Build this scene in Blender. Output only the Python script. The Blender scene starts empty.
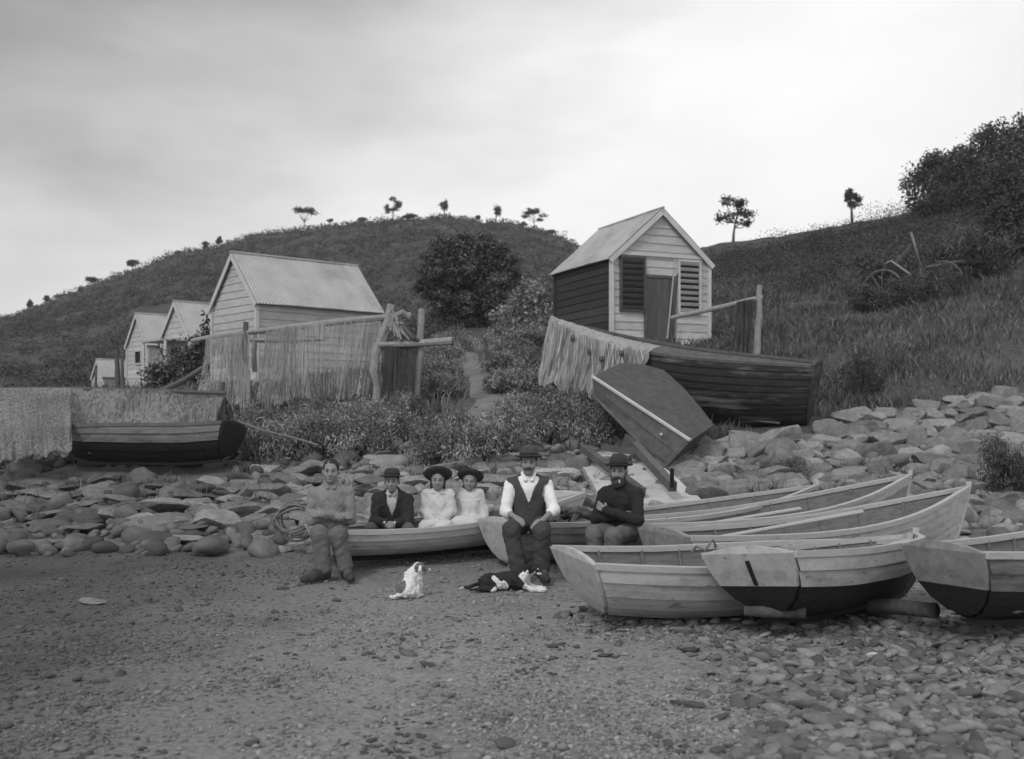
import bpy, bmesh, math, random
import numpy as np
from mathutils import Vector, Matrix, Euler, noise as mnoise
random.seed(7); RNG = np.random.default_rng(7)
R = math.radians
scene = bpy.context.scene
COL = scene.collection
F, HZ, CX, CZ = 1100.0, 420.0, 512.0, 1.6        # focal (px), horizon row, centre column, eye height

def at(px, py, Y):                                # a point of the place seen at a pixel, at a chosen distance
    return Vector(((px-CX)*Y/F, Y, CZ-(py-HZ)*Y/F))

# ------------------------------------------------------------------ objects
def tag(o, label=None, cat=None, group=None, kind=None):
    if label: o['label'] = label
    if cat: o['category'] = cat
    if group: o['group'] = group
    if kind: o['kind'] = kind
    return o

def thing(name, label, cat, loc=(0, 0, 0), rot=(0, 0, 0), group=None):
    o = bpy.data.objects.new(name, None); COL.objects.link(o)
    o.empty_display_size = .2
    o.location = loc; o.rotation_euler = rot
    return tag(o, label, cat, group)

def copy_tree(o, parent=None):
    c = o.copy(); COL.objects.link(c)
    if parent is not None: c.parent = parent
    for ch in o.children: copy_tree(ch, c)
    return c

def mesh_np(name, V, faces, mats, parent=None, smooth=False, mi=None):
    """V (n,3); faces: list of index lists, or an int array (m,3|4)."""
    me = bpy.data.meshes.new(name)
    V = np.asarray(V, dtype=np.float32)
    if isinstance(faces, np.ndarray):
        m, k = faces.shape
        me.vertices.add(len(V)); me.vertices.foreach_set('co', V.ravel())
        me.loops.add(m*k); me.loops.foreach_set('vertex_index', faces.astype(np.int32).ravel())
        me.polygons.add(m); me.polygons.foreach_set('loop_start', np.arange(0, m*k, k, dtype=np.int32))
        try: me.polygons.foreach_set('loop_total', np.full(m, k, dtype=np.int32))
        except Exception: pass
    else:
        me.from_pydata(V.tolist(), [], faces)
    for mt in (mats if isinstance(mats, (list, tuple)) else [mats]): me.materials.append(mt)
    if mi is not None: me.polygons.foreach_set('material_index', np.asarray(mi, dtype=np.int32))
    if smooth: me.polygons.foreach_set('use_smooth', np.ones(len(me.polygons), dtype=bool))
    me.update(); me.validate()
    o = bpy.data.objects.new(name, me); COL.objects.link(o)
    if parent is not None: o.parent = parent
    return o

class MB:
    def __init__(s): s.v = []; s.f = []; s.m = []
    def add(s, vs, fs, m=0):
        b = len(s.v); s.v += [tuple(v) for v in vs]
        for f in fs: s.f.append([b+i for i in f]); s.m.append(m)
        return s
    def box(s, c, size, rot=None, m=0, jit=0):
        hx, hy, hz = [q/2 for q in size]; c = Vector(c)
        M = rot if isinstance(rot, Matrix) else (Euler(rot).to_matrix() if rot else Matrix.Identity(3))
        vs = []
        for x in (-hx, hx):
            for y in (-hy, hy):
                for z in (-hz, hz):
                    p = Vector((x, y, z))
                    if jit: p += Vector([random.uniform(-jit, jit) for _ in range(3)])
                    vs.append(c+M @ p)
        return s.add(vs, [(0, 1, 3, 2), (4, 6, 7, 5), (0, 4, 5, 1), (2, 3, 7, 6), (0, 2, 6, 4), (1, 5, 7, 3)], m)
    def bar(s, a, b, w, t, up=(0, 0, 1), m=0):    # a board from a to b, w wide, t thick along up
        a, b = Vector(a), Vector(b); d = (b-a); L = d.length; d.normalize()
        u = Vector(up); side = d.cross(u)
        if side.length < 1e-4: side = d.cross(Vector((0, 1, 0)))
        side.normalize(); u = side.cross(d)
        return s.box((a+b)/2, (L, w, t), Matrix((d, side, u)).transposed(), m)
    def tube(s, pts, rad, n=10, cap=True, m=0, knob=0):
        pts = [Vector(p) for p in pts]
        if not isinstance(rad, (list, tuple)): rad = [rad]*len(pts)
        base = len(s.v); prev = None
        for i, p in enumerate(pts):
            d = (pts[min(i+1, len(pts)-1)]-pts[max(i-1, 0)]).normalized()
            if prev is None:
                a = d.cross(Vector((0, 0, 1)))
                if a.length < .1: a = d.cross(Vector((0, 1, 0)))
            else: a = prev-d*prev.dot(d)
            a.normalize(); prev = a; b = d.cross(a)
            for k in range(n):
                t = 2*math.pi*k/n; r = rad[i]*(1+(knob*mnoise.noise(p*9+Vector((k*1.7, 0, 0))) if knob else 0))
                s.v.append(tuple(p+a*math.cos(t)*r+b*math.sin(t)*r))
        for i in range(len(pts)-1):
            for k in range(n):
                k2 = (k+1) % n
                s.f.append([base+i*n+k, base+i*n+k2, base+(i+1)*n+k2, base+(i+1)*n+k]); s.m.append(m)
        if cap:
            s.f.append([base+k for k in range(n)][::-1]); s.m.append(m)
            s.f.append([base+(len(pts)-1)*n+k for k in range(n)]); s.m.append(m)
        return s
    def grid(s, P, m=0, close=False):             # P[i][j] points
        base = len(s.v); ni, nj = len(P), len(P[0])
        for row in P: s.v += [tuple(p) for p in row]
        for i in range(ni-1):
            for j in range(nj-1):
                s.f.append([base+i*nj+j, base+(i+1)*nj+j, base+(i+1)*nj+j+1, base+i*nj+j+1]); s.m.append(m)
        return s
    def lathe(s, prof, n=20, c=(0, 0, 0), sx=1, sy=1, m=0):
        base = len(s.v); c = Vector(c)
        for r, z in prof:
            for k in range(n):
                t = 2*math.pi*k/n; s.v.append((c.x+r*sx*math.cos(t), c.y+r*sy*math.sin(t), c.z+z))
        for i in range(len(prof)-1):
            for k in range(n):
                k2 = (k+1) % n
                s.f.append([base+i*n+k, base+i*n+k2, base+(i+1)*n+k2, base+(i+1)*n+k]); s.m.append(m)
        return s
    def build(s, name, mats, parent=None, smooth=False, bevel=0):
        o = mesh_np(name, np.array(s.v), s.f, mats, parent, smooth, s.m)
        if bevel:
            b = o.modifiers.new('b', 'BEVEL'); b.width = bevel; b.segments = 2; b.limit_method = 'ANGLE'
        return o

# ------------------------------------------------------------------ materials (a black and white world)
def g(v): return (v, v, v, 1)
def mat(name, c, var=.35, scale=6, stretch=(1, 1, 1), rough=.85, bump=.25, bscale=60, bdist=.01, stain=0, stain_c=.03, stain_scale=3, spec=.25, fine=.5, obj_var=0, isl=0, chips=0, chip_c=.12, chip_scale=9, damp=None):
    m = bpy.data.materials.new(name); m.use_nodes = True
    nt = m.node_tree; N = nt.nodes; L = nt.links
    b = N['Principled BSDF']; b.inputs['Roughness'].default_value = rough; b.inputs['Specular IOR Level'].default_value = spec
    tc = N.new('ShaderNodeTexCoord'); mp = N.new('ShaderNodeMapping'); mp.inputs['Scale'].default_value = stretch
    L.new(tc.outputs['Object'], mp.inputs['Vector'])
    n1 = N.new('ShaderNodeTexNoise'); n1.inputs['Scale'].default_value = scale; n1.inputs['Detail'].default_value = 5; n1.inputs['Roughness'].default_value = .65
    n2 = N.new('ShaderNodeTexNoise'); n2.inputs['Scale'].default_value = bscale; n2.inputs['Detail'].default_value = 3
    for n in (n1, n2): L.new(mp.outputs['Vector'], n.inputs['Vector'])
    mx = N.new('ShaderNodeMix'); mx.inputs[0].default_value = fine*.5
    L.new(n1.outputs['Fac'], mx.inputs[2]); L.new(n2.outputs['Fac'], mx.inputs[3])
    cr = N.new('ShaderNodeMapRange'); cr.inputs[1].default_value = .3; cr.inputs[2].default_value = .7
    cr.inputs[3].default_value = c*(1-var); cr.inputs[4].default_value = c*(1+var); cr.clamp = True
    L.new(mx.outputs[0], cr.inputs[0]); out = cr.outputs[0]
    if stain:
        n3 = N.new('ShaderNodeTexNoise'); n3.inputs['Scale'].default_value = stain_scale; n3.inputs['Detail'].default_value = 8; n3.inputs['Roughness'].default_value = .7
        L.new(mp.outputs['Vector'], n3.inputs['Vector'])
        r3 = N.new('ShaderNodeMapRange'); r3.inputs[1].default_value = .5; r3.inputs[2].default_value = .66; r3.inputs[4].default_value = stain
        L.new(n3.outputs['Fac'], r3.inputs[0])
        m3 = N.new('ShaderNodeMix'); L.new(r3.outputs[0], m3.inputs[0]); L.new(out, m3.inputs[2]); m3.inputs[3].default_value = stain_c; out = m3.outputs[0]
    if chips:
        n4 = N.new('ShaderNodeTexNoise'); n4.inputs['Scale'].default_value = chip_scale; n4.inputs['Detail'].default_value = 6; n4.inputs['Roughness'].default_value = .75; n4.inputs['Distortion'].default_value = .4
        L.new(mp.outputs['Vector'], n4.inputs['Vector'])
        r4 = N.new('ShaderNodeMapRange'); r4.inputs[1].default_value = .60; r4.inputs[2].default_value = .63; r4.inputs[4].default_value = chips
        L.new(n4.outputs['Fac'], r4.inputs[0])
        m4 = N.new('ShaderNodeMix'); L.new(r4.outputs[0], m4.inputs[0]); L.new(out, m4.inputs[2]); m4.inputs[3].default_value = chip_c; out = m4.outputs[0]
    if damp:                                            # wet ground below a given x, with a ragged edge
        sx = N.new('ShaderNodeSeparateXYZ'); L.new(tc.outputs['Object'], sx.inputs[0])
        n5 = N.new('ShaderNodeTexNoise'); n5.inputs['Scale'].default_value = .9; n5.inputs['Detail'].default_value = 6; L.new(tc.outputs['Object'], n5.inputs['Vector'])
        a5 = N.new('ShaderNodeMath'); a5.operation = 'MULTIPLY_ADD'; L.new(n5.outputs['Fac'], a5.inputs[0]); a5.inputs[1].default_value = -4.0; L.new(sx.outputs['X'], a5.inputs[2])
        r5 = N.new('ShaderNodeMapRange'); r5.inputs[1].default_value = damp[0]-2; r5.inputs[2].default_value = damp[1]-2; r5.inputs[3].default_value = damp[2]; r5.inputs[4].default_value = 1
        L.new(a5.outputs[0], r5.inputs[0]); m5 = N.new('ShaderNodeMath'); m5.operation = 'MULTIPLY'; L.new(out, m5.inputs[0]); L.new(r5.outputs[0], m5.inputs[1]); out = m5.outputs[0]
    if obj_var:
        oi = N.new('ShaderNodeObjectInfo'); mr = N.new('ShaderNodeMapRange'); mr.inputs[3].default_value = 1-obj_var; mr.inputs[4].default_value = 1+obj_var
        L.new(oi.outputs['Random'], mr.inputs[0]); mu = N.new('ShaderNodeMath'); mu.operation = 'MULTIPLY'
        L.new(out, mu.inputs[0]); L.new(mr.outputs[0], mu.inputs[1]); out = mu.outputs[0]
    if isl:
        ge = N.new('ShaderNodeNewGeometry'); mr = N.new('ShaderNodeMapRange'); mr.inputs[3].default_value = 1-isl; mr.inputs[4].default_value = 1+isl
        L.new(ge.outputs['Random Per Island'], mr.inputs[0]); mu = N.new('ShaderNodeMath'); mu.operation = 'MULTIPLY'
        L.new(out, mu.inputs[0]); L.new(mr.outputs[0], mu.inputs[1]); out = mu.outputs[0]
    cc = N.new('ShaderNodeCombineColor')
    for i in range(3): L.new(out, cc.inputs[i])
    L.new(cc.outputs[0], b.inputs['Base Color'])
    if bump:
        bp = N.new('ShaderNodeBump'); bp.inputs['Strength'].default_value = bump; bp.inputs['Distance'].default_value = bdist
        L.new(mx.outputs[0], bp.inputs['Height']); L.new(bp.outputs['Normal'], b.inputs['Normal'])
    return m

def net_mat(name, c, holes=.3, sc=(60, 60, 4), var=.4, slit=(55, 55, 1.6), patch=2.2):
    """cord gathered in hanging folds: upright streaks of tone, and slits and worn patches one sees through."""
    m = mat(name, c, var=var, scale=1.0, stretch=sc, bump=0, bscale=2.6, rough=.95, fine=.8)
    nt = m.node_tree; N = nt.nodes; L = nt.links
    tr = N.new('ShaderNodeBsdfTransparent'); ms = N.new('ShaderNodeMixShader'); tc = N.new('ShaderNodeTexCoord')
    def nz(sc3, det):
        mp = N.new('ShaderNodeMapping'); mp.inputs['Scale'].default_value = sc3; L.new(tc.outputs['Object'], mp.inputs['Vector'])
        n = N.new('ShaderNodeTexNoise'); n.inputs['Scale'].default_value = 1.0; n.inputs['Detail'].default_value = det; L.new(mp.outputs['Vector'], n.inputs['Vector']); return n
    a = nz(slit, 3); b = nz((patch, patch, patch*.8), 4)
    ad = N.new('ShaderNodeMath'); ad.operation = 'MULTIPLY_ADD'; L.new(b.outputs['Fac'], ad.inputs[0]); ad.inputs[1].default_value = .7; L.new(a.outputs['Fac'], ad.inputs[2])
    r = N.new('ShaderNodeMapRange'); r.inputs[1].default_value = .72; r.inputs[2].default_value = .98; r.inputs[3].default_value = 0; r.inputs[4].default_value = min(1, holes*2)
    L.new(ad.outputs[0], r.inputs[0]); L.new(r.outputs[0], ms.inputs[0])
    L.new(N['Principled BSDF'].outputs[0], ms.inputs[1]); L.new(tr.outputs[0], ms.inputs[2])
    L.new(ms.outputs[0], N['Material Output'].inputs['Surface'])
    return m

M = {}
M['beach'] = mat('beach_gravel', .21, damp=(-3.4, -.9, .42), var=.45, scale=.9, bump=.9, bscale=26, bdist=.03, fine=1.2, stain=.65, stain_c=.075, stain_scale=.33)
M['earth'] = mat('bank_earth', .12, var=.5, scale=2, bump=.9, bscale=18, bdist=.05)
M['turf'] = mat('hillside_turf', .07, var=.5, scale=.5, bump=1, bscale=9, bdist=.1, fine=.9)
M['hill'] = mat('hill_scrub_ground', .06, var=.45, scale=.06, bump=1, bscale=.7, bdist=.8, fine=.9)
M['path'] = mat('trodden_path', .17, var=.35, scale=2.5, bump=.8, bscale=22, bdist=.03)
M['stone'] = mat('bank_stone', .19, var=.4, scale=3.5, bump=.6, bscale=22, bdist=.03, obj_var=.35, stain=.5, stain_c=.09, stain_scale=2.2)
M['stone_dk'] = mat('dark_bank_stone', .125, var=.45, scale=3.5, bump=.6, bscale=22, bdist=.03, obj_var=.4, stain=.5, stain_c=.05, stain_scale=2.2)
M['stone_pale'] = mat('pale_stone', .42, var=.25, scale=3, bump=.5, bscale=25, bdist=.02, obj_var=.2)
M['cobble'] = mat('cobble', .15, var=.4, scale=4, bump=.6, bscale=40, bdist=.012, isl=.5, damp=(-3.4, -.9, .45))
M['gravel'] = mat('gravel', .2, var=.35, scale=4, bump=0, isl=.45, damp=(-3.4, -.9, .42))
M['rubble'] = mat('rubble', .19, var=.4, scale=4, bump=.6, bscale=30, bdist=.015, isl=.45, damp=(-3.6, -1.8, .5))
M['concrete'] = mat('slip_concrete', .5, var=.25, scale=2.2, bump=.5, bscale=24, bdist=.015, stain=.4, stain_c=.18)
WG = (1.2, 9, 9); WP = (1.6, 4, 4)
M['paint_white'] = mat('worn_pale_paint', .42, var=.17, chips=.75, chip_c=.16, chip_scale=4.5, scale=3, stretch=WP, rough=.6, bump=.3, bscale=14, bdist=.006, stain=.45, stain_c=.14, stain_scale=1.3)
M['paint_old'] = mat('old_flaking_paint', .15, var=.4, scale=3, stretch=WG, rough=.8, bump=.4, bscale=14, bdist=.008, stain=.6, stain_c=.05, stain_scale=1.0, chips=.8, chip_c=.06, chip_scale=2.2)
M['paint_grey'] = mat('worn_grey_paint', .24, var=.3, chips=.7, chip_c=.10, chip_scale=4.0, scale=3, stretch=WP, rough=.6, bump=.3, bscale=14, bdist=.006, stain=.4, stain_c=.10, stain_scale=1.3)
M['paint_dark_and_shade'] = mat('dark_bottom_paint_and_shade', .02, var=.4, chips=.6, chip_c=.06, chip_scale=3.5, scale=3, stretch=WG, rough=.55, bump=.3, bscale=14, bdist=.006)  # black bottom paint; on the children's dinghy it stands for shade
M['wood_in'] = mat('inside_wood', .15, var=.35, scale=3, stretch=WG, rough=.8, bump=.4, bscale=14, bdist=.008)
M['rail'] = mat('gunwale_wood', .42, var=.3, scale=3, stretch=WG, rough=.7, bump=.3, bscale=14, bdist=.006, stain=.4, stain_c=.14)
M['tar'] = mat('tarred_planks', .026, var=.5, scale=2.5, stretch=(.9, 3, 5), rough=.7, bump=.5, bscale=12, bdist=.01, stain=.9, stain_c=.16, stain_scale=.62)
M['tar2'] = mat('weathered_dark_boards', .07, var=.4, scale=2.5, stretch=(3, 3, 3), rough=.75, bump=.4, bscale=16, bdist=.01, stain=.3, stain_c=.10)
M['pole'] = mat('bare_pole_wood', .24, var=.35, scale=4, stretch=(4, 4, 4), bump=.5, bscale=16, bdist=.012)
M['pole_dk'] = mat('dark_post_wood', .09, var=.4, scale=4, bump=.5, bscale=18, bdist=.012)
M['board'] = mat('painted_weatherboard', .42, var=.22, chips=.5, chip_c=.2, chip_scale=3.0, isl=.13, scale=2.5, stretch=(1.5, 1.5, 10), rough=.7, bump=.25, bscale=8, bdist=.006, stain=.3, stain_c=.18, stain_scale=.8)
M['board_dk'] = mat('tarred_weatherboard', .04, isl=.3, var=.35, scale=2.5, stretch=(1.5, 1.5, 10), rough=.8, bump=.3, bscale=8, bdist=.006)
M['trim'] = mat('trim_paint', .46, var=.18, scale=3, rough=.65, bump=.2)
M['door'] = mat('door_boards', .075, isl=.25, var=.35, scale=2, stretch=(14, 14, 1.2), bump=.4, bscale=6, bdist=.01)
M['iron'] = mat('corrugated_iron', .34, var=.2, chips=.35, chip_c=.2, chip_scale=2.2, scale=1.4, rough=.5, bump=.1, bscale=30, stain=.6, stain_c=.17, stain_scale=.9, spec=.5)
M['dark'] = mat('dark_gap', .012, var=.2)
M['metal'] = mat('rusty_iron', .07, var=.4, scale=8, rough=.7)
M['wheel'] = mat('weathered_wheel_wood', .11, var=.3, scale=8, rough=.8)
M['net'] = net_mat('fishing_net_cord', .30, holes=.62, sc=(26, 26, .35), var=.3)
M['net_dk'] = net_mat('dark_fishing_net_cord', .085, holes=.25, sc=(13, 13, .7))
M['net_pale'] = net_mat('pale_fishing_net_cord', .31, holes=.16, sc=(22, 22, 1.6), var=.35, slit=(40, 40, 4))
M['net_thin'] = net_mat('thin_fishing_net_cord', .20, holes=.4, sc=(9, 9, .5), var=.14, slit=(34, 34, 2), patch=1.6)
M['cord_pale'] = mat('pale_net_cord', .38, var=.3, scale=2, bump=0, isl=.5)
M['cord'] = mat('net_cord', .30, var=.3, scale=2, bump=0, isl=.3)
M['cord_dk'] = mat('dark_net_cord', .07, var=.4, scale=2, bump=0, isl=.5)
M['rope'] = mat('rope', .16, var=.4, scale=30, bump=.6, bscale=90)
for n, c in (('leaf_a', .26), ('leaf_b', .12), ('leaf_dk', .045), ('leaf_dk2', .045), ('leaf_pale', .2), ('leaf_mid', .085), ('leaf_mid2', .11), ('grass_a', .11), ('grass_b', .07), ('straw', .17), ('scrub_a', .055), ('scrub_b', .085)):
    M[n] = mat(n, c, var=.3, scale=3, bump=0, rough=.7, isl=.35)
M['bark'] = mat('bark', .07, var=.4, scale=6, stretch=(4, 4, 1), bump=.7, bscale=20, bdist=.02)
M['bark_pale'] = mat('pale_bark', .12, var=.4, scale=6, bump=.7)
M['skin'] = mat('skin', .22, var=.08, scale=12, rough=.6, bump=.05)
M['lip'] = mat('lip', .13, var=.1)
M['eye'] = mat('eye', .05, var=.1, rough=.25, spec=.5, bump=0)
M['hair'] = mat('hair', .03, var=.4, scale=30, stretch=(3, 3, 1), bump=.6, bscale=60)
M['hair_lt'] = mat('fair_hair', .12, var=.35, scale=30, stretch=(3, 3, 1), bump=.6, bscale=60)
M['beard'] = mat('beard', .045, var=.4, scale=40, bump=.8, bscale=80)
M['felt'] = mat('dark_felt', .04, var=.25, scale=20, rough=.95, bump=.2)
M['felt_band'] = mat('hat_band', .02, var=.2, rough=.9)
M['felt_grey'] = mat('grey_felt', .065, var=.25, scale=20, rough=.95, bump=.2)
def cloth(n, c, var=.16): M[n] = mat(n, c, var=var, scale=7, rough=.95, bump=.35, bscale=160, bdist=.004)
for n, c in (('shirt_white', .72), ('shirt_work', .19), ('shirt_kid', .45), ('trousers_grey', .115), ('trousers_mid', .10), ('trousers_dk', .055), ('vest', .06), ('jacket', .028), ('jersey', .022), ('dress', .5), ('pinafore', .54), ('sock', .05)): cloth(n, c)
M['leather'] = mat('boot_leather', .04, var=.4, scale=12, rough=.6, stain=.4, stain_c=.14)
M['boot_pale'] = mat('dusty_boot', .24, var=.35, scale=12, rough=.9)
M['fur_w'] = mat('white_fur', .62, var=.2, scale=20, bump=.7, bscale=70, bdist=.01)
M['fur_k'] = mat('black_fur', .022, var=.4, scale=20, bump=.7, bscale=70, bdist=.01)
M['fur_g'] = mat('grey_fur', .12, var=.4, scale=20, bump=.7, bscale=70, bdist=.01)
M['kelp'] = mat('kelp', .06, var=.5, scale=9, rough=.5)

# ------------------------------------------------------------------ terrain
PXC = np.array([-600, 0, 150, 300, 450, 560, 700, 850, 1000, 1600.])
YC = np.array([0, 5, 9, 11.5, 13, 15, 17, 20, 26, 35, 50, 75, 110, 160, 220, 320.])
ZC = np.array([
 [0, 0, .03, .08, .28, .65, .95, 1.35, 1.9, 2.2, 2.5, 4.0, 7, 11, 14, 10],
 [0, 0, .03, .08, .28, .65, .95, 1.35, 1.9, 2.3, 2.8, 5.0, 8.6, 14, 21.2, 16],
 [0, 0, .03, .08, .28, .65, .95, 1.40, 2.1, 2.4, 2.8, 5.8, 11.1, 20.5, 33.4, 26],
 [0, 0, .03, .08, .30, .70, 1.1, 1.72, 2.42, 2.7, 3.6, 7.4, 14.1, 25.2, 40.6, 34],
 [0, 0, .03, .08, .30, .72, 1.18, 1.85, 2.9, 3.9, 5.6, 9.8, 17.1, 27.8, 42.2, 36],
 [0, 0, .03, .08, .28, .70, 1.18, 1.82, 3.0, 4.1, 6.0, 9.4, 16.1, 25.6, 39.6, 33],
 [0, 0, .03, .08, .25, .70, 1.2, 1.72, 3.25, 4.8, 8.0, 13.6, 15, 14, 13, 12],
 [0, 0, .03, .08, .22, .66, 1.2, 1.85, 3.65, 5.7, 9.2, 15.0, 16, 15, 14, 13],
 [0, 0, .03, .08, .22, .66, 1.2, 2.0, 4.1, 6.9, 11.5, 17.6, 19, 18, 17, 16],
 [0, 0, .03, .08, .22, .66, 1.2, 2.2, 4.6, 8.0, 14, 23, 25, 24, 22, 20]])
PXD = np.linspace(-600, 1600, 221)
LYD = np.linspace(math.log(4), math.log(324), 260)           # log(Y+4)
YD = np.exp(LYD)-4
T0 = np.stack([np.interp(YD, YC, row) for row in ZC])        # cols x Y
T1 = np.stack([np.interp(PXD, PXC, T0[:, j]) for j in range(len(YD))], 1)
def blur(T, ax, n):
    for _ in range(n):
        P = np.concatenate([np.take(T, [0], ax), T, np.take(T, [-1], ax)], ax)
        sl = lambda a, b: [slice(None) if k != ax else slice(a, b) for k in range(2)]
        T = .25*P[tuple(sl(0, -2))]+.5*P[tuple(sl(1, -1))]+.25*P[tuple(sl(2, None))]
    return T
T1 = blur(blur(T1, 0, 14), 1, 5)
WV = [(RNG.normal(size=2), RNG.uniform(0, 6.28)) for _ in range(28)]
def wob(x, y, freq):                                          # cheap smooth noise in -1..1
    s = 0
    for i, (k, p) in enumerate(WV):
        f = freq*(.6+.13*i)
        s = s+np.sin(f*(k[0]*x+k[1]*y)+p+1.3*np.sin(f*.5*(k[1]*x-k[0]*y)+p*2))
    return s/6.0
def H(x, y, bumps=True):
    x = np.asarray(x, float); y = np.asarray(y, float)
    px = CX+F*x/np.maximum(y, 6.0)
    a = np.clip((px+600)/2200*220, 0, 219.999); b = np.clip((np.log(np.maximum(y, 0)+4)-LYD[0])/(LYD[-1]-LYD[0])*259, 0, 258.999)
    i = a.astype(int); j = b.astype(int); u = a-i; v = b-j
    z = T1[i, j]*(1-u)*(1-v)+T1[i+1, j]*u*(1-v)+T1[i, j+1]*(1-u)*v+T1[i+1, j+1]*u*v
    if bumps:
        amp = np.interp(y, [0, 10, 14, 20, 50, 120, 220], [.012, .02, .06, .07, .18, .8, .9])
        fr = wob(x, y, 1.1)*np.interp(y, [0, 30, 60], [1, 1, .3])+wob(x, y, .12)*np.interp(y, [0, 30, 80], [0, .2, 1])
        z = z+amp*fr*.6
    return z
def Hs(x, y): return float(H(np.array([x]), np.array([y]))[0])

def ground_sheet(name, ys, us, mats, mf):
    Y, U = np.meshgrid(ys, us, indexing='ij')
    X = U*np.maximum(Y, 8.0)
    V = np.stack([X, Y, H(X, Y)], -1).reshape(-1, 3)
    n, m = Y.shape
    i, j = np.meshgrid(np.arange(n-1), np.arange(m-1), indexing='ij')
    a = (i*m+j).ravel(); Fc = np.stack([a, a+1, a+m+1, a+m], 1)
    yc = V[Fc].mean(1)
    o = mesh_np(name, V, Fc, mats, None, True, mf(yc))
    return tag(o, kind='structure')
us = np.concatenate([np.linspace(-2.6, -.62, 40)[:-1], np.linspace(-.62, .62, 240), np.linspace(.62, 2.6, 40)[1:]])
ysn = np.concatenate([np.linspace(-14, 3, 18)[:-1], np.arange(3, 30, .11), np.arange(30, 46.01, .4)])
def zone(c):
    e = c[:, 1]+wob(c[:, 0], c[:, 1], .8)*.35
    px = CX+F*c[:, 0]/np.maximum(c[:, 1], 1); return np.where(e < 12.0, 0, np.where(e < 17.2+np.clip(px-730, 0, 600)/290*3.2, 1, 2))
ground_sheet('ground', ysn, us, [M['beach'], M['earth'], M['turf']], zone)
yf = np.concatenate([np.arange(46, 110, .9), np.arange(110, 330, 2.4)])
ground_sheet('hill', np.concatenate([[ysn[-1]], yf[1:]]), us, [M['turf'], M['hill']], lambda c: np.where(c[:, 0]/np.maximum(c[:, 1], 1) > .13, np.where(c[:, 1] < 62, 0, 1), 1))

# path winding up between the shrubs
pth = [(398, 16.0), (425, 16.9), (462, 17.9), (494, 19.2), (496, 20.6), (482, 23), (470, 27), (469, 31), (478, 36), (470, 42)]
rows = []
pv = []
for k in range(len(pth)-1):
    for t in np.linspace(0, 1, 10)[:-1]:
        pv.append((pth[k][0]*(1-t)+pth[k+1][0]*t, pth[k][1]*(1-t)+pth[k+1][1]*t))
for px, Y in pv:
    xc = (px-CX)*Y/F; w = .36+.08*math.sin(Y*2.1)+.25*max(0, 1-abs(Y-19.5)/2.5)
    rows.append([(xc+q*w, Y, Hs(xc+q*w, Y)+.05-.07*q*q) for q in np.linspace(-1, 1, 9)])
tag(MB().grid(rows).build('path', M['path'], smooth=True), kind='structure')

# ------------------------------------------------------------------ stones
def rock_mesh(seed, flat=.55, sub=3, cuts=9):
    rr = random.Random(seed)
    bm = bmesh.new(); bmesh.ops.create_icosphere(bm, subdivisions=sub, radius=1)
    planes = []
    for _ in range(cuts):
        n = Vector((rr.gauss(0, 1), rr.gauss(0, 1), rr.gauss(0, .9))).normalized(); planes.append((n, rr.uniform(.52, .84)))
    planes.append((Vector((rr.gauss(0, .12), rr.gauss(0, .12), 1)).normalized(), rr.uniform(.6, .75)))
    off = Vector((seed*3.1, 7, 1))
    for v in bm.verts:
        p = v.co.copy()
        for n, d in planes:
            e = p.dot(n)-d
            if e > 0: p -= n*e*.97
        p *= 1+.10*mnoise.noise(p*1.6+off)+.05*mnoise.noise(p*4+off)+.025*mnoise.noise(p*9+off)
        p.z *= flat
        v.co = p
    me = bpy.data.meshes.new('stone'); bm.to_mesh(me); bm.free()
    me.polygons.foreach_set('use_smooth', np.ones(len(me.polygons), dtype=bool)); me.set_sharp_from_angle(angle=R(30))
    return me
ROCKS = []
for s in range(14):
    me = rock_mesh(s, .42+.04*(s % 5), 4, 12); me.materials.append(M['stone']); ROCKS.append(me)
ROCKS_DK = []
for s in range(6):
    me = rock_mesh(30+s, .34+.04*(s % 3), 4, 12); me.materials.append(M['stone_dk']); ROCKS_DK.append(me)

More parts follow.
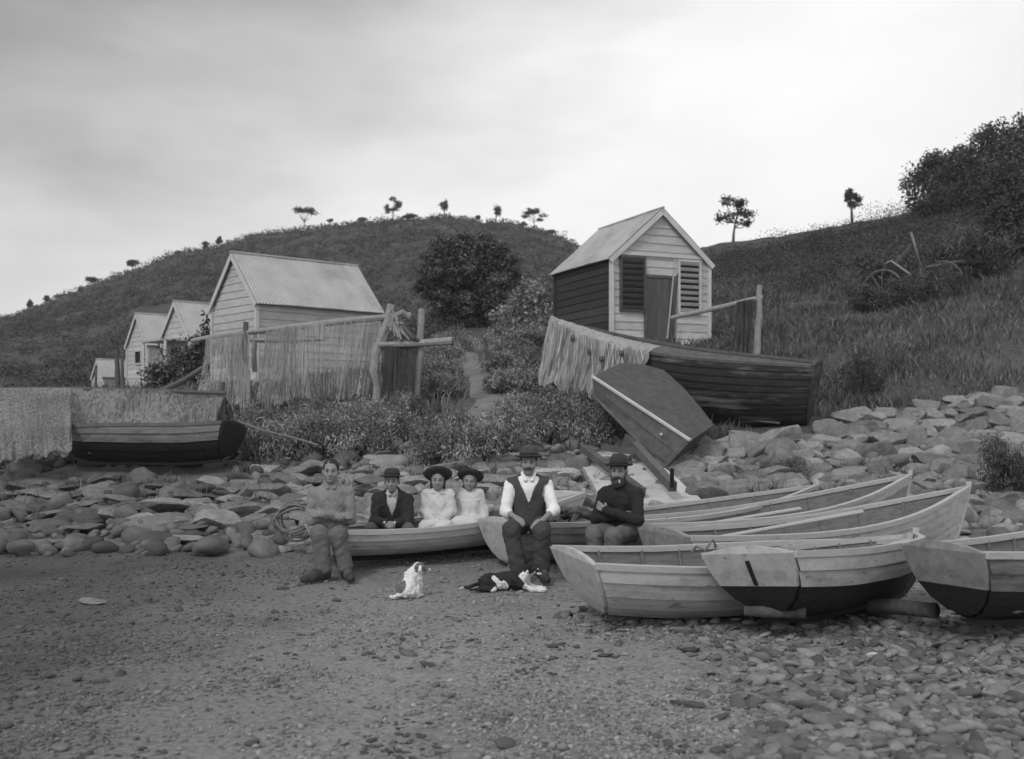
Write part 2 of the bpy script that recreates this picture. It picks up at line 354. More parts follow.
# ------------------------------------------------------------------ boats
BOAT_BOXES = []
def boat(label, stern, heading, L, bmax, bt, zm, ds_b=.22, ds_s=.05, n=5, nd=0, top=None, side='paint_grey', dark='paint_dark_and_shade', tr='paint_white', tr_dark=None,
         pitch=0, heel=0, rake=.16, group='rowing boats drawn up on the beach', thwarts=(.28, .6), rail='rail', lap=.02, name='rowing_boat', keel_rise=.0, ribs=7, crown=.05, bow_rake=.25, post=None):
    root = thing(name, label, 'boat', stern, (R(heel), -R(pitch), R(heading)), group)
    BOAT_BOXES.append((stern[0], stern[1], R(heading), L, bmax))
    NT = 22
    def b_(t): return bt+(bmax-bt)*math.sin(math.pi/2*t/.45) if t < .45 else max(.012, bmax*(1-((t-.45)/.55)**2.3))
    def zs(t): return zm+ds_b*max(0, (t-.35)/.65)**2+ds_s*max(0, (.35-t)/.35)**2
    def zk(t): return .02+zm*.32*max(0, (t-.78)/.22)**2.2+zm*.12*max(0, (.25-t)/.25)**1.5
    def pt(t, s, off=0.0, inn=0.0):
        b = b_(t); vee = .25+.75*min(1, max(0, (t-.5)/.5))
        y = b*((1-(1-s)**2.3)*(1-vee*.55)+s*vee*.55)
        z = zk(t)+(zs(t)-zk(t))*(s**(1.55-.45*vee))
        x = t*L+bow_rake*(t**7)*s**.8-rake*s*(1-t)**6
        # outward direction, roughly: sideways high up, downward near the keel
        ny = .35+.65*s; nz = -(1-s)*.9
        return Vector((x, y+off*ny*(1 if b > .02 else .4), z+off*nz))
    ts = [i/NT for i in range(NT+1)]; ss = [i/n for i in range(n+1)]
    hull = MB()
    for sgn in (1, -1):
        fl = lambda p: Vector((p.x, p.y*sgn, p.z))
        for i in range(n):
            m = 1 if i < nd else (2 if i == n-1 and top else 0)
            sub = [ss[i], (ss[i]+ss[i+1])/2, ss[i+1]]
            P = [[fl(pt(t, ss[i], 0)) for t in ts], [fl(pt(t, ss[i], lap)) for t in ts], [fl(pt(t, sub[1], lap*.55)) for t in ts], [fl(pt(t, ss[i+1], 0)) for t in ts]]
            hull.grid(P[:2][::sgn], 4 if i else m); hull.grid(P[1:][::sgn], m)
        P = [[fl(pt(t, s, -.016)) for t in ts] for s in [q/10 for q in range(11)]]
        hull.grid(P[::-sgn], 3)
    hull.build('hull', [M[side], M[dark], M[top or side], M['wood_in'], M['dark']], root)
    # transom: a thick board closing the stern
    def tp(y_frac, s, dx):
        p = pt(0, s); return Vector((p.x+dx, p.y*y_frac, p.z))
    tb = MB(); fr = [-1, -.6, -.2, .2, .6, 1]
    tss = ss+[1.0]
    for dx, flip in ((-.03, 1), (.012, -1)):
        P = []
        for k, s in enumerate(tss):
            row = []
            for f in fr:
                p = tp(f, s, dx)
                if k == len(tss)-1: p.z += crown*(1-f*f)+.004
                row.append(p)
            P.append(row)
        for k in range(len(P)-1): tb.grid(P[k:k+2][::flip], 1 if (k < nd and tr_dark) else 0)
    for k in range(len(tss)-1):
        for f in (-1, 1):
            def e(kk, dx):
                p = tp(f, tss[kk], dx)
                if kk == len(tss)-1: p.z += .004
                return p
            tb.add([e(k, -.03), e(k+1, -.03), e(k+1, .012), e(k, .012)], [(0, 1, 2, 3)], 1 if (k < nd and tr_dark) else 0)
    tb.grid([[tp(f, 1, dx)+Vector((0, 0, crown*(1-f*f)+.004)) for f in fr] for dx in (-.03, .012)], 0)
    tb.build('transom', [M[tr], M[tr_dark or tr]], root)
    for sgn in (1, -1):                                   # gunwale rails
        gm = MB(); prof = ((.016, -.035), (.022, .012), (-.035, .014), (-.035, -.03))
        P = []
        for q in prof+prof[:1]:
            P.append([Vector((p.x, max(.004, p.y+q[0])*sgn, p.z+q[1])) for p in (pt(t, 1) for t in ts)])
        gm.grid(P[::sgn]); gm.add([r[0] for r in P[:4]], [(0, 1, 2, 3)]); gm.add([r[-1] for r in P[:4]], [(3, 2, 1, 0)])
        gm.build('gunwale', M[rail], root)
        rb = MB()                                          # rubbing strip under the rail
    if post:
        sp_ = MB(); q0, q1 = tp(0, post[0], -.036), tp(0, post[1], -.036)
        sp_.bar(q0, q1, .028, .02, (1, 0, 0)); sp_.build('rudder_strap', M['paint_dark_and_shade'], root)
    km = MB()
    cen = [Vector((pt(t, 0).x, 0, zk(t)-.02)) for t in ts]
    for a, b2 in zip(cen[:-1], cen[1:]): km.bar(a, b2, .045, .06)
    km.build('keel', M[dark if nd else side], root)
    st = [pt(1, s) for s in [q/8 for q in range(9)]]
    sm = MB(); sm.tube([Vector((p.x+.01, 0, p.z)) for p in st]+[Vector((st[-1].x+.015, 0, st[-1].z+.06))], .03, 6); sm.build('stem_post', M[rail], root)
    for t in thwarts:
        p = pt(t, .72); w = p.y-.02
        MB().box((p.x, 0, p.z), (.2, 2*w, .028)).build('thwart', M['wood_in'], root, bevel=.004)
    fb = MB(); 
    for q in (-.22, -.11, 0, .11, .22):
        fb.bar((L*.08, q*bmax*1.6, zm*.14+.05), (L*.8, q*bmax*(1.1), zm*.14+.05), .085, .016)
    fb.build('floorboards', M['wood_in'], root)
    for k in range(ribs):
        t = .1+.75*k/(max(1, ribs-1)); rm = MB()
        q = [pt(t, s, -.026) for s in (.04, .15, .3, .5, .7, .85, .97)]
        rm.tube([(p.x, -p.y, p.z) for p in q[::-1]]+[(p.x, p.y, p.z) for p in q], .014, 5)
        rm.build('rib', M['wood_in'], root)
    return root, pt

gz = Hs
b1, _ = boat('pale clinker dinghy with the boy and two girls sitting in it', (-1.80, 11.18, gz(-1.5, 11.2)+.07), 27, 2.7, .50, .40, .31, n=4, nd=1, side='paint_white', pitch=2.2, ds_b=.18, thwarts=(.34, .52, .72))  # lowest strake coloured dark to imitate the shade beneath the hull
b2, _ = boat('long weathered boat behind the man in the waistcoat with gear in its stern', (-.03, 11.2, gz(0, 11.2)-.02), 35, 4.5, .58, .29, .45, n=6, pitch=.6, ds_b=.2, side='paint_grey', tr='paint_white')
b3, _ = boat('slim boat whose square stern the bearded man sits on', (1.17, 11.0, gz(1.2, 11)+.0), 32, 4.05, .52, .38, .47, n=6, pitch=1.8, ds_b=.26, side='paint_grey', tr='paint_grey', top='paint_white')
b4, _ = boat('open pale boat with high pointed bow beside the slim boat', (1.55, 10.15, gz(1.5, 10.1)+.0), 27, 3.55, .54, .40, .47, n=6, pitch=1.2, ds_b=.28, side='paint_white', tr='paint_grey')
b5, _ = boat('white clinker dinghy with worn paint, its split stern nearest the lying dog', (.72, 8.5, gz(.5, 8.6)+.0), 20, 2.6, .52, .42, .49, n=5, nd=1, dark='paint_old', pitch=-.5, ds_b=.08, side='paint_white', tr='paint_white', rake=.28, heel=3)
b6, _ = boat('pale dinghy with black bottom propped up on a log', (1.92, 7.95, gz(1.8, 8)+.10), 44, 2.15, .48, .38, .49, n=5, nd=3, pitch=0, ds_b=.0, side='paint_white', tr='paint_white', tr_dark='paint_dark_and_shade', post=(.62, .92), rake=.30, heel=-6, bow_rake=.1)
b7, _ = boat('dark bottomed boat at the end of the row, bow pointing out of the picture', (3.22, 7.75, gz(3, 7.8)+.12), 32, 2.6, .5, .33, .53, n=5, nd=3, pitch=.5, ds_b=.14, side='paint_old', tr='paint_grey', tr_dark='paint_dark_and_shade', rake=.28)
bl, _ = boat('pale topped boat with black bottom laid up on the stones below a low net', (-4.15, 15.7, .98), 169, 2.5, .5, .40, .50, n=5, nd=3, pitch=0, ds_b=.02, side='paint_old', tr='paint_dark_and_shade', heel=8, rail='wheel')
bh, hpt = boat('big old tarred clinker hull stranded on the slope below the louvred hut', (4.86, 18.3, 1.33), 154.5, 4.45, .85, .42, 1.22, n=13, side='tar', tr='tar', rail='wheel', pitch=6.2, heel=-7, ds_b=.40, ds_s=.0, lap=.02, name='wooden_hull', group=None, ribs=0, thwarts=(.3, .55), rake=.1)
# gap panel along the old hull's rail
# stuff left in boat 2's stern: a heap of net with cork floats
# ------------------------------------------------------------------ upturned punt
pu = thing('upturned_punt', 'flat bottomed punt lying upside down against the big tarred hull', 'punt', (0, 0, 0))
A, B, C_, D, E = at(592, 377, 16.9), at(620, 363, 17.7), at(664, 370, 17.7), at(714, 425, 16.3), at(690, 441, 15.5)
C0 = at(642, 364, 17.8); C1 = at(684, 388, 17.3); C2 = at(701, 408, 16.8)
poly = [A, B, C0, C_, C1, C2, D, E]
dv = at(665, 468, 15.4)-E
cen = sum(poly, Vector())/len(poly)
lowA = at(594.5, 397, 16.8)-A
low = [p+(dv if k in (5, 6, 7) else (lowA if k in (0, 1, 2) else (lowA+dv)/2)) for k, p in enumerate(poly)]
nrm = (B-A).cross(E-A).normalized()
if nrm.y > 0: nrm = -nrm
pb = MB()
for k in range(6):                                        # bottom planks, long ways
    pass
bot = [p+nrm*.0 for p in poly]
pb.add(bot+[cen+nrm*.03], [(i, (i+1) % 8, 8) for i in range(8)])
pb.build('bottom', M['tar2'], pu)
sd = MB()
for i in range(8):
    j = (i+1) % 8
    if i in (6,): continue
    a, b, c, d = poly[i], poly[j], low[j], low[i]
    m1, m2 = (a+d)/2, (b+c)/2
    inn = (cen+dv*.5-(m1+m2)/2).normalized()*.012
    sd.add([a, b, m2, m1], [(0, 1, 2, 3)]); sd.add([m1+inn, m2+inn, c+inn, d+inn], [(0, 1, 2, 3)]); sd.add([m1, m2, m2+inn, m1+inn], [(0, 1, 2, 3)])
sd.build('side', M['tar2'], pu)
MB().add([D, E, low[7], low[6]], [(0, 1, 2, 3)]).add([p+(cen-E).normalized()*.03 for p in (D, E, low[7], low[6])], [(3, 2, 1, 0)]).build('transom', M['tar2'], pu)
MB().bar(A+nrm*.012, E+nrm*.012, .05, .03, nrm).build('chine_strip', M['trim'], pu)
rm = MB()
for i in range(8): rm.bar(low[i], low[(i+1) % 8], .05, .04, dv)
rm.build('gunwale', M['pole_dk'], pu)
for px, py in ((661, 434), (669.5, 438)):
    t_ = at(px, py, 15.72)
    MB().tube([t_, t_+Vector((-.0, -.02, 0))], .02, 8).build('bolt_head', M['trim'], pu)
# trestle timber holding the punt's low end
# ------------------------------------------------------------------ huts
def hut(label, cn, sv, gv, base, wall_h, rise, mats=('board', 'board'), roof='iron', over=.14, extras=None, name='hut', bh=.19, roof_over=.1):
    """cn: near corner (x,y); sv: vector along the side wall; gv: vector along the gable wall; gable at the near end."""
    root = thing(name, label, 'hut', (cn[0], cn[1], base))
    S = Vector((sv[0], sv[1], 0)); G = Vector((gv[0], gv[1], 0)); Ls, Lg = S.length, G.length; s = S.normalized(); q = G.normalized()
    up = Vector((0, 0, 1)); lap = .022
    def board_wall(o, d, L, out, height_fn, hmax, m, nm):
        mb = MB(); k = 0
        z = -.25
        while z < hmax-.005:
            z2 = min(z+bh, hmax)
            def rng(zz):
                return height_fn(zz)
            a0, a1 = rng(max(0, z)); b0, b1 = rng(z2)
            j1, j2 = random.uniform(-.012, .012), random.uniform(-.012, .012)
            P = [o+d*a0+up*(z+j1)+out*lap, o+d*a1+up*(z+j2)+out*lap, o+d*b1+up*z2+out*.004, o+d*b0+up*z2+out*.004]
            mb.add(P, [(0, 1, 2, 3)]); mb.add([o+d*a0+up*z, o+d*a1+up*z, P[1], P[0]], [(0, 1, 2, 3)])
            z = z2
        # backing so that no daylight shows through
        a0, a1 = height_fn(0)
        mb.add([o+d*a0-up*.25, o+d*a1-up*.25, o+d*a1+up*wall_h, o+d*a0+up*wall_h], [(0, 1, 2, 3)])
        return mb.build(nm, M[m], root)
    full = lambda L: (lambda z: (0, L))
    def gab(z):
        if z <= wall_h: return (0, Lg)
        t = (z-wall_h)/rise; return (Lg/2*t, Lg-Lg/2*t)
    O = Vector()
    outg = -s if True else s; outs = -q
    board_wall(O, q, Lg, -s, gab, wall_h+rise, mats[0], 'gable_wall')
    board_wall(O+S, q, Lg, s, gab, wall_h+rise, mats[0], 'gable_wall')
    board_wall(O, s, Ls, -q, full(Ls), wall_h, mats[1], 'side_wall')
    board_wall(O+G, s, Ls, q, full(Ls), wall_h, mats[1], 'side_wall')
    # roof: two corrugated slopes
    for sgn in (0, 1):
        e = O if sgn == 0 else O+G
        dirq = q if sgn == 0 else -q
        a = e+up*wall_h-dirq*over-up*(over*rise/(Lg/2))-s*roof_over
        rl = (dirq*(Lg/2+over)+up*((rise)*(1+over/(Lg/2))))
        nn = (s.cross(rl)).normalized()
        if nn.z < 0: nn = -nn
        nW = int((Ls+2*roof_over)/.085); nc = nW*6
        P = []
        for i in range(nc+1):
            d = i/nc*(Ls+2*roof_over); w = .012*math.cos(2*math.pi*i/6)+.03
            sheet = .006*((int(d/.62)) % 2)
            P.append([a+s*d+rl*t+nn*(w+sheet+.01*math.sin(3*t+d)) for t in (0, .5, 1.0)])
        mb = MB(); mb.grid(P)
        mb.grid([[p-nn*.03 for p in (r[0], r[-1])] for r in (P[0], P[-1])])
        mb.build('roof', M[roof], root)
        # barge board
        for xx in (-roof_over+.0, Ls+roof_over):
            MB().bar(a+s*(xx+roof_over)-nn*.035, a+s*(xx+roof_over)-nn*.035+rl, .03, .12, nn).build('bargeboard', M['trim'], root)
    apex = O+q*(Lg/2)+up*(wall_h+rise+.05)
    MB().tube([apex-s*(roof_over+.03), apex+s*(Ls+roof_over+.03)], .032, 8).build('ridge_cap', M[roof], root)
    for c, dx, dy in ((O, -s, -q), (O+G, -s, q), (O+S, s, -q), (O+S+G, s, q)):
        mb = MB(); p = c+dx*.018+dy*.018
        mb.box(p+up*(wall_h/2-.13), (.09, .09, wall_h+.26), Matrix((s, q, up)).transposed()); mb.build('corner_board', M['trim' if dx == -s or mats[1] == 'board' else mats[1]], root)
    return root, (lambda u, z, out=0: O+q*u+up*z-s*out), (lambda u, z, out=0: O+s*u+up*z-q*out), q, s

# the biggest hut, behind the nets
hA, gA, sA, _, _ = hut('largest iron roofed weatherboard hut, standing behind the hanging nets', (-6.26, 27.0), (2.68, 2.4), (-1.53, 1.71), 2.45, 2.13, 1.22)
mb = MB(); c = gA(.95, 1.05, .05)
MB().box(c, (.05, .32, .06)).build('latch_bar', M['pole_dk'], hA)
# hut further along the terrace
hB, gB, sB, q, s = hut('middle hut of the row with a lean-to porch on its front', ((190-CX)*38/F, 38.0), (2.68, 2.4), (-1.45, 1.62), 2.45, 2.15, 1.15)
pr = MB()
p0 = gB(0, 1.75, .03)
pr.box(gB(1.0, 1.9, .45), (.9, 1.9, .05), Matrix((s, q, Vector((0, 0, 1)))).transposed()); pr.build('porch_roof', M['iron'], hB)
for u in (.1, 1.9):
    MB().bar(gB(u, 0, .85), gB(u, 1.87, .85), .08, .08).build('porch_post', M['trim'], hB)
MB().box(gB(1.05, .85, .02), (.05, .75, 1.7), Matrix((s, q, Vector((0, 0, 1)))).transposed()).build('door', M['door'], hB)
hC, gC, sC, q, s = hut('tall narrow gabled hut with one tiny square window', ((148-CX)*45/F, 45.0), (2.4, 2.15), (-1.35, 1.5), 2.65, 2.15, 1.2)
wf = MB().box(gC(.85, 1.55, .03), (.06, .55, .5), Matrix((s, q, Vector((0, 0, 1)))).transposed()).build('window', M['dark'], hC)
fm = MB()
for du, dz, w, h in ((0, .27, .65, .06), (0, -.27, .65, .06), (.3, 0, .06, .5), (-.3, 0, .06, .5)):
    fm.box(gC(.85+du, 1.55+dz, .045), (.07, w, h), Matrix((s, q, Vector((0, 0, 1)))).transposed())
fm.build('frame', M['trim'], wf)
hD, gD, sD, q, s = hut('low pale shed at the far end of the hut row', ((104-CX)*49/F, 49.0), (2.2, 1.6), (-1.0, 1.4), 2.6, 1.0, .7)

# the louvred hut on the slope
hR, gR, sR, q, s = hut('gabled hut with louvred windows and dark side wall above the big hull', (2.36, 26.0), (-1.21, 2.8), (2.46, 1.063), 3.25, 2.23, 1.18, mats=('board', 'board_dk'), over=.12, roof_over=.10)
# here the gable is the front: s points back, q along the front
MX = Matrix((s, q, Vector((0, 0, 1)))).transposed()
def louvre(u0, u1, z0, z1, slat, back):
    w = MB().box(gR((u0+u1)/2, (z0+z1)/2, .028), (.02, u1-u0, z1-z0), MX).build('window', M[back], hR)
    n = 9
    sl = MB()
    for k in range(n):
        z = z0+(k+.5)/n*(z1-z0)
        sl.box(gR((u0+u1)/2, z, .05), (.012, u1-u0-.06, .085), MX @ Euler((0, R(-32), 0)).to_matrix())
    sl.build('louvre_slats', M[slat], w)
    fr = MB()
    for (uu, zz, a, b) in (((u0+u1)/2, z1, u1-u0+.06, .05), ((u0+u1)/2, z0, u1-u0+.06, .05), (u0, (z0+z1)/2, .05, z1-z0), (u1, (z0+z1)/2, .05, z1-z0)):
        fr.box(gR(uu, zz, .05), (.06, a, b), MX)
    fr.build('frame', M['trim' if slat != 'pole_dk' else 'tar2'], w)
louvre(.22, .86, .95, 2.22, 'pole_dk', 'dark')
louvre(1.82, 2.42, .95, 2.22, 'trim', 'dark')
dr = MB()
for k in range(5): dr.box(gR(.98+.15*k, .87, .035+.004*(k % 2)), (.03, .146, 1.78), MX)
dr = dr.build('door', M['door'], hR)
MB().box(gR(1.55, .9, .07), (.03, .03, .14), MX).build('handle', M['metal'], dr)
fr = MB()
for uu, a, b, zz in ((1.28, .86, .07, 1.80), (.885, .05, 1.8, .9), (1.685, .05, 1.8, .9)): fr.box(gR(uu, zz, .045), (.05, a, b), MX)
fr.build('door_frame', M['pole_dk'], dr)
hb = MB().box(gR(1.33, 2.31, .04), (.04, 2.3, .07), MX).build('head_board', M['trim'], hR)

# leaning planks by the door
lp = thing('leaning_plank', 'two old planks leaning upright beside the louvred hut door', 'plank')
a = at(667, 340, 24.6); bq = at(675, 260, 25.9)
MB().bar(a, bq, .11, .03, (1, 0, 0)).build('plank', M['pole'], lp); 
MB().bar(a+Vector((.17, .03, 0)), bq+Vector((.06, .05, -.35)), .10, .03, (1, .2, 0)).build('plank', M['pole_dk'], lp)

# ------------------------------------------------------------------ net racks
def post(mb, px0, py0, px1, py1, Y, r0, r1, n=9, bend=.03, knob=.25):
    a, b = at(px0, py0, Y), at(px1, py1, Y)
    pts = []
    for k in range(8):
        t = k/7; p = a.lerp(b, t); p += Vector((mnoise.noise(p*2.3), mnoise.noise(p*2.3+Vector((5, 5, 5))), 0))*bend; pts.append(p)
    mb.tube(pts, [r0+(r1-r0)*k/7 for k in range(8)], n, knob=knob)
    return mb
YN = 20.2
rk = thing('drying_rack', 'long pole rack hung with nets before the largest hut', 'net rack')
mb = MB(); 
pts = [at(px, py, YN+dy) for px, py, dy in ((192, 341, .2), (211, 337, .15), (250, 332, .1), (300, 326, .05), (350, 320.5, 0), (390, 317, -.05), (411, 315, -.05))]
mb.tube(pts, [.045, .045, .05, .055, .06, .06, .055], 9, knob=.15); mb.build('rail', M['pole'], rk)
post(MB(), 246, 322, 244, 412, YN+.1, .05, .07).build('post', M['pole_dk'], rk)
mb = MB(); P = [at(391, 304, YN-.1), at(388, 322, YN-.1), at(382, 338, YN-.12), at(375, 356, YN-.14), at(374, 372, YN-.12), at(377, 386, YN-.1), at(377, 404, YN-.1)]
mb.tube(P, [.06, .075, .08, .085, .10, .085, .11], 10, knob=.35); mb.build('post', M['pole'], rk)
post(MB(), 422.5, 309, 414.5, 408, YN-.15, .06, .075, knob=.12).build('post', M['pole'], rk)
post(MB(), 254, 330, 255, 372, YN+.6, .05, .05).build('post', M['pole'], rk)
mb = MB(); mb.tube([at(380, 345, YN-.2), at(410, 344, YN-.25), at(453, 341, YN-.2)], [.05, .06, .075], 9, knob=.12); mb.build('rail', M['pole'], rk)
MB().tube([at(452, 341, YN-.21), at(454, 341, YN-.21)], .082, 9).build('rail_cap', M['pole_dk'], rk)
mb = MB(); mb.tube([at(250, 340, YN+.6), at(285, 341, YN+.5), at(325, 339, YN+.4)], .04, 8, knob=.15); mb.build('rail', M['pole'], rk)
mb = MB(); mb.tube([at(399, 318, YN-.3), at(406, 330, YN-.32), at(413, 338, YN-.32), at(420, 342, YN-.25)], [.03, .04, .045, .03], 8, knob=.3); mb.build('brace', M['pole_dk'], rk)
dw = thing('driftwood_root', 'twisted bleached root caught on top of the rack post', 'driftwood')
mb = MB()
for k in range(13):
    a = at(396+random.uniform(-5, 6), 318+random.uniform(-6, 8), YN-.28)
    b = a+Vector((random.uniform(-.12, .18), random.uniform(-.1, .06), random.uniform(-.34, .14)))
    mb.tube([a, a.lerp(b, .5)+Vector((random.uniform(-.06, .06), 0, random.uniform(-.05, .05))), b], [.035, .03, .015], 7, knob=.3)
mb.tube([at(391, 330, YN-.25), at(394, 316, YN-.3), at(403, 312, YN-.28), at(409, 318, YN-.25)], [.05, .06, .05, .03], 8, knob=.4)
mb.build('root', M['pole'], dw)

def net(label, top, bottom, Y0, Y1, mkey, nu=60, nv=14, amp=.05, freq=16, ph=0, frag=.1, group=None, name='fishing_net', strands=30, sag=.04, layers=2):
    """hanging net between a top line and a bottom line, given as lists of (px,py): thin sheets of mesh and the gathered cords in them."""
    tx = np.array(top, float); bx = np.array(bottom, float); amp = amp*.55
    def pnt(u, v, off=0):
        ti = np.array([np.interp(u, np.linspace(0, 1, len(tx)), tx[:, k]) for k in (0, 1)])
        bi = np.array([np.interp(u, np.linspace(0, 1, len(bx)), bx[:, k]) for k in (0, 1)])
        jag = frag*(mnoise.noise(Vector((u*9+ph+off*3, ph, 0)))+.6*mnoise.noise(Vector((u*31+ph, ph+off, 0))))
        pp = ti*(1-v)+bi*v; pp[1] += jag*v*(bi[1]-ti[1])
        p = at(pp[0], pp[1], Y0+(Y1-Y0)*v)
        q = Vector((u*freq*1.6+ph+off*7, v*.9, ph))
        w = 1.5*mnoise.noise(q)+.9*mnoise.noise(q*2.6+Vector((3, 0, 1)))+.5*mnoise.noise(q*6.1)+3.5*mnoise.noise(Vector((u*freq*.45+ph, v*1.4, 7)))
        a = amp*(.5+.8*v)
        p += Vector((a*.8*mnoise.noise(q*1.7+Vector((9, 2, 4))), a*w+off*.06, -sag*abs(math.sin(u*freq*.9+ph))*(1-v)**2*(1 if v > 0 else 0)))
        return p
    mb = MB()
    for l in range(layers): mb.grid([[pnt(i/nu, j/nv, l) for j in range(nv+1)] for i in range(nu+1)], 0)
    for k in range(strands):
        u = (k+random.uniform(-.4, .4)+.5)/strands; u1 = min(1, max(0, u+random.uniform(-.012, .012))); v1 = random.choice((.85, 1, 1, .95, 1.03))
        mb.tube([pnt(u+(u1-u)*v, v*v1, random.choice((0, 0, -.2)))+Vector((0, -.012, 0)) for v in np.linspace(0, 1, 8)], random.uniform(.002, .0055), 3, False, 1)
    return tag(mb.build(name, [M[mkey], M['cord_dk' if mkey == 'net_dk' else 'cord']], None, True), label, 'fishing net', group)
net('narrow net hanging in folds at the end of the long rack beside a dark post', [(206, 337), (228, 334), (250, 331)], [(198, 392), (226, 400), (250, 412)], YN+.02, YN-.1, 'net', freq=5, amp=.07, nu=110)
net('tapering net gathered at its top on the long rack', [(266, 329), (284, 327), (296, 326)], [(256, 402), (275, 405), (296, 398)], YN-.08, YN-.2, 'net', freq=4, ph=2.0, amp=.06, nu=90)
net('widest net, hung pleated along the long rack before the largest hut', [(296, 326), (340, 321), (372, 318), (386, 317)], [(297, 400), (335, 399), (360, 396), (374, 396)], YN-.06, YN-.16, 'net', freq=13, ph=4.0, amp=.06, nu=300, strands=45, sag=.07, layers=1)
net('dark net hanging under the short capped rail', [(384, 345), (400, 345), (417, 344)], [(381, 396), (400, 402), (414, 400)], YN-.24, YN-.3, 'net_dk', freq=5, ph=1, amp=.05, nu=110, strands=40)

# rack by the louvred hut
YR = 22.6
rr = thing('drying_rack', 'short pole rail with forked posts on the grass beyond the big hull', 'net rack')
post(MB(), 760, 285, 757, 358, YR, .05, .075, knob=.3).build('post', M['pole'], rr)
post(MB(), 746, 288, 749, 358, YR+.3, .04, .06, knob=.3).build('post', M['pole_dk'], rr)
MB().tube([at(671, 318, YR+.6), at(715, 308.5, YR+.25), at(763, 297, YR)], [.045, .05, .055], 9, knob=.12).build('rail', M['pole'], rr)
net('narrow dark net bunched over the short forked rail', [(737, 302), (745, 300), (753, 299)], [(732, 352), (742, 354), (750, 352)], YR-.05, YR-.1, 'net_dk', freq=3, ph=3, amp=.08, nu=60)

# low rack with pale net over the boat on the stones
YL = 16.75
rl_ = thing('drying_rack', 'low pole rail holding a net above the boat laid up on the stones', 'net rack')
MB().tube([at(-14, 389, YL), at(80, 389, YL), at(160, 391, YL), at(226, 393, YL-.1)], .03, 8, knob=.15).build('rail', M['pole_dk'], rl_)
for px in (30, 122, 222): post(MB(), px, 382, px, 470, YL+.1, .035, .045).build('post', M['pole_dk'], rl_)
net('wide sagging net spread on the low rail behind the laid up boat', [(52, 388), (120, 389), (180, 391), (226, 393)], [(52, 424), (100, 424), (150, 428), (214, 424)], YL-.03, YL-.3, 'net_thin', freq=6, ph=.5, amp=.06, nu=160, frag=.06, strands=0, layers=2, sag=.03)
net('net hanging from the low rail over the bow of the laid up boat', [(-14, 388), (20, 388), (72, 388)], [(-14, 462), (28, 456), (66, 450)], YL-.05, 14.9, 'net_thin', freq=5, ph=3.5, amp=.09, nu=110, frag=.10, strands=0, layers=2, sag=.03)
bp = thing('wooden_post', 'pair of rough dark posts standing before the tiny windowed hut', 'post')
for px, w in ((117, .07), (122, .05)): post(MB(), px, 358, px+1, 395, 33, w, w*1.2, knob=.2).build('stake', M['pole_dk'], bp)
bp2 = tag(post(MB(), 96, 368, 96, 396, 34, .035, .04).build('wooden_post', M['pole_dk']), 'thin dark stake standing before the low pale shed', 'post')
tag(MB().tube([at(160, 392, 24), at(184, 380, 24), at(206, 366, 24)], [.07, .06, .06], 8, knob=.1).build('leaning_pole', M['pole_dk']), 'thick pole sloping up towards the narrow net', 'pole')

# pale net thrown over the big hull's bow
def hull_net():
    root_m = Matrix.Translation((4.86, 18.3, 1.33)) @ Euler((R(-7), -R(6.2), R(154.5))).to_matrix().to_4x4()
    P = []
    nu, nv = 240, 30
    for i in range(nu+1):
        u = i/nu; t = 1.0-.44*u
        hang = np.interp(u, [0, .08, .3, .55, .75, .9, 1], [.9, .97, .95, .85, .6, .42, .1])+.16*mnoise.noise(Vector((u*11, 0, 0)))+.05*mnoise.noise(Vector((u*29, 0, 0)))
        row = []
        fold0 = u
        for j in range(nv+1):
            v = j/nv; fq = Vector((u*19+v*1.6, v*1.0, 0)); fold = 1.3*mnoise.noise(fq)+.8*mnoise.noise(fq*2.4+Vector((4, 1, 0)))+.2*mnoise.noise(fq*5.5)
            if v < .12:
                q = v/.12; p = hpt(t, 1); p = Vector((p.x-.05*u, p.y*(.25+.8*q)+.02, p.z+.05+.02*math.sin(q*3)+.015*fold))
            else:
                w = (v-.12)/.88*hang
                p = hpt(t, 1); yy = p.y+.06+.06*math.sin(w*2.5)
                # slides towards the bow as it falls
                p = Vector((p.x-.28*w*u+.12*w*(1-u), yy+.085*fold*(.5+w)+.16*w, p.z-1.15*w))
            p.y = abs(p.y)
            row.append(root_m @ p)
        P.append(row)
    o = MB().grid(P).build('fishing_net', M['net_pale'], None, True)
    cm = MB()
    for k in range(95):
        i0 = random.randrange(2, nu-14); dr_ = random.uniform(0, 14); j1 = random.randrange(16, nv+1)
        cm.tube([P[min(nu, int(i0+dr_*t))][int(4+(j1-4)*t)]+Vector((0, -.03, .0)) for t in np.linspace(0, 1, 9)], random.uniform(.003, .007), 3, False)
    cm.build('cords', M['cord_pale'], o)
    for k in range(4):
        c = P[int(nu*(.25+.16*k+random.uniform(-.02, .02)))][int(nv*random.uniform(.2, .5))]+Vector((0, -.07, 0))
        MB().lathe([(.0, -.05), (.022, -.045), (.028, 0), (.022, .045), (.0, .05)], 9, c, 1.6, 1).build('cork_float', M['pole_dk'], o, True)
    return tag(o, 'heavy pale net thrown in folds over the bow of the big tarred hull', 'fishing net')
hull_net()

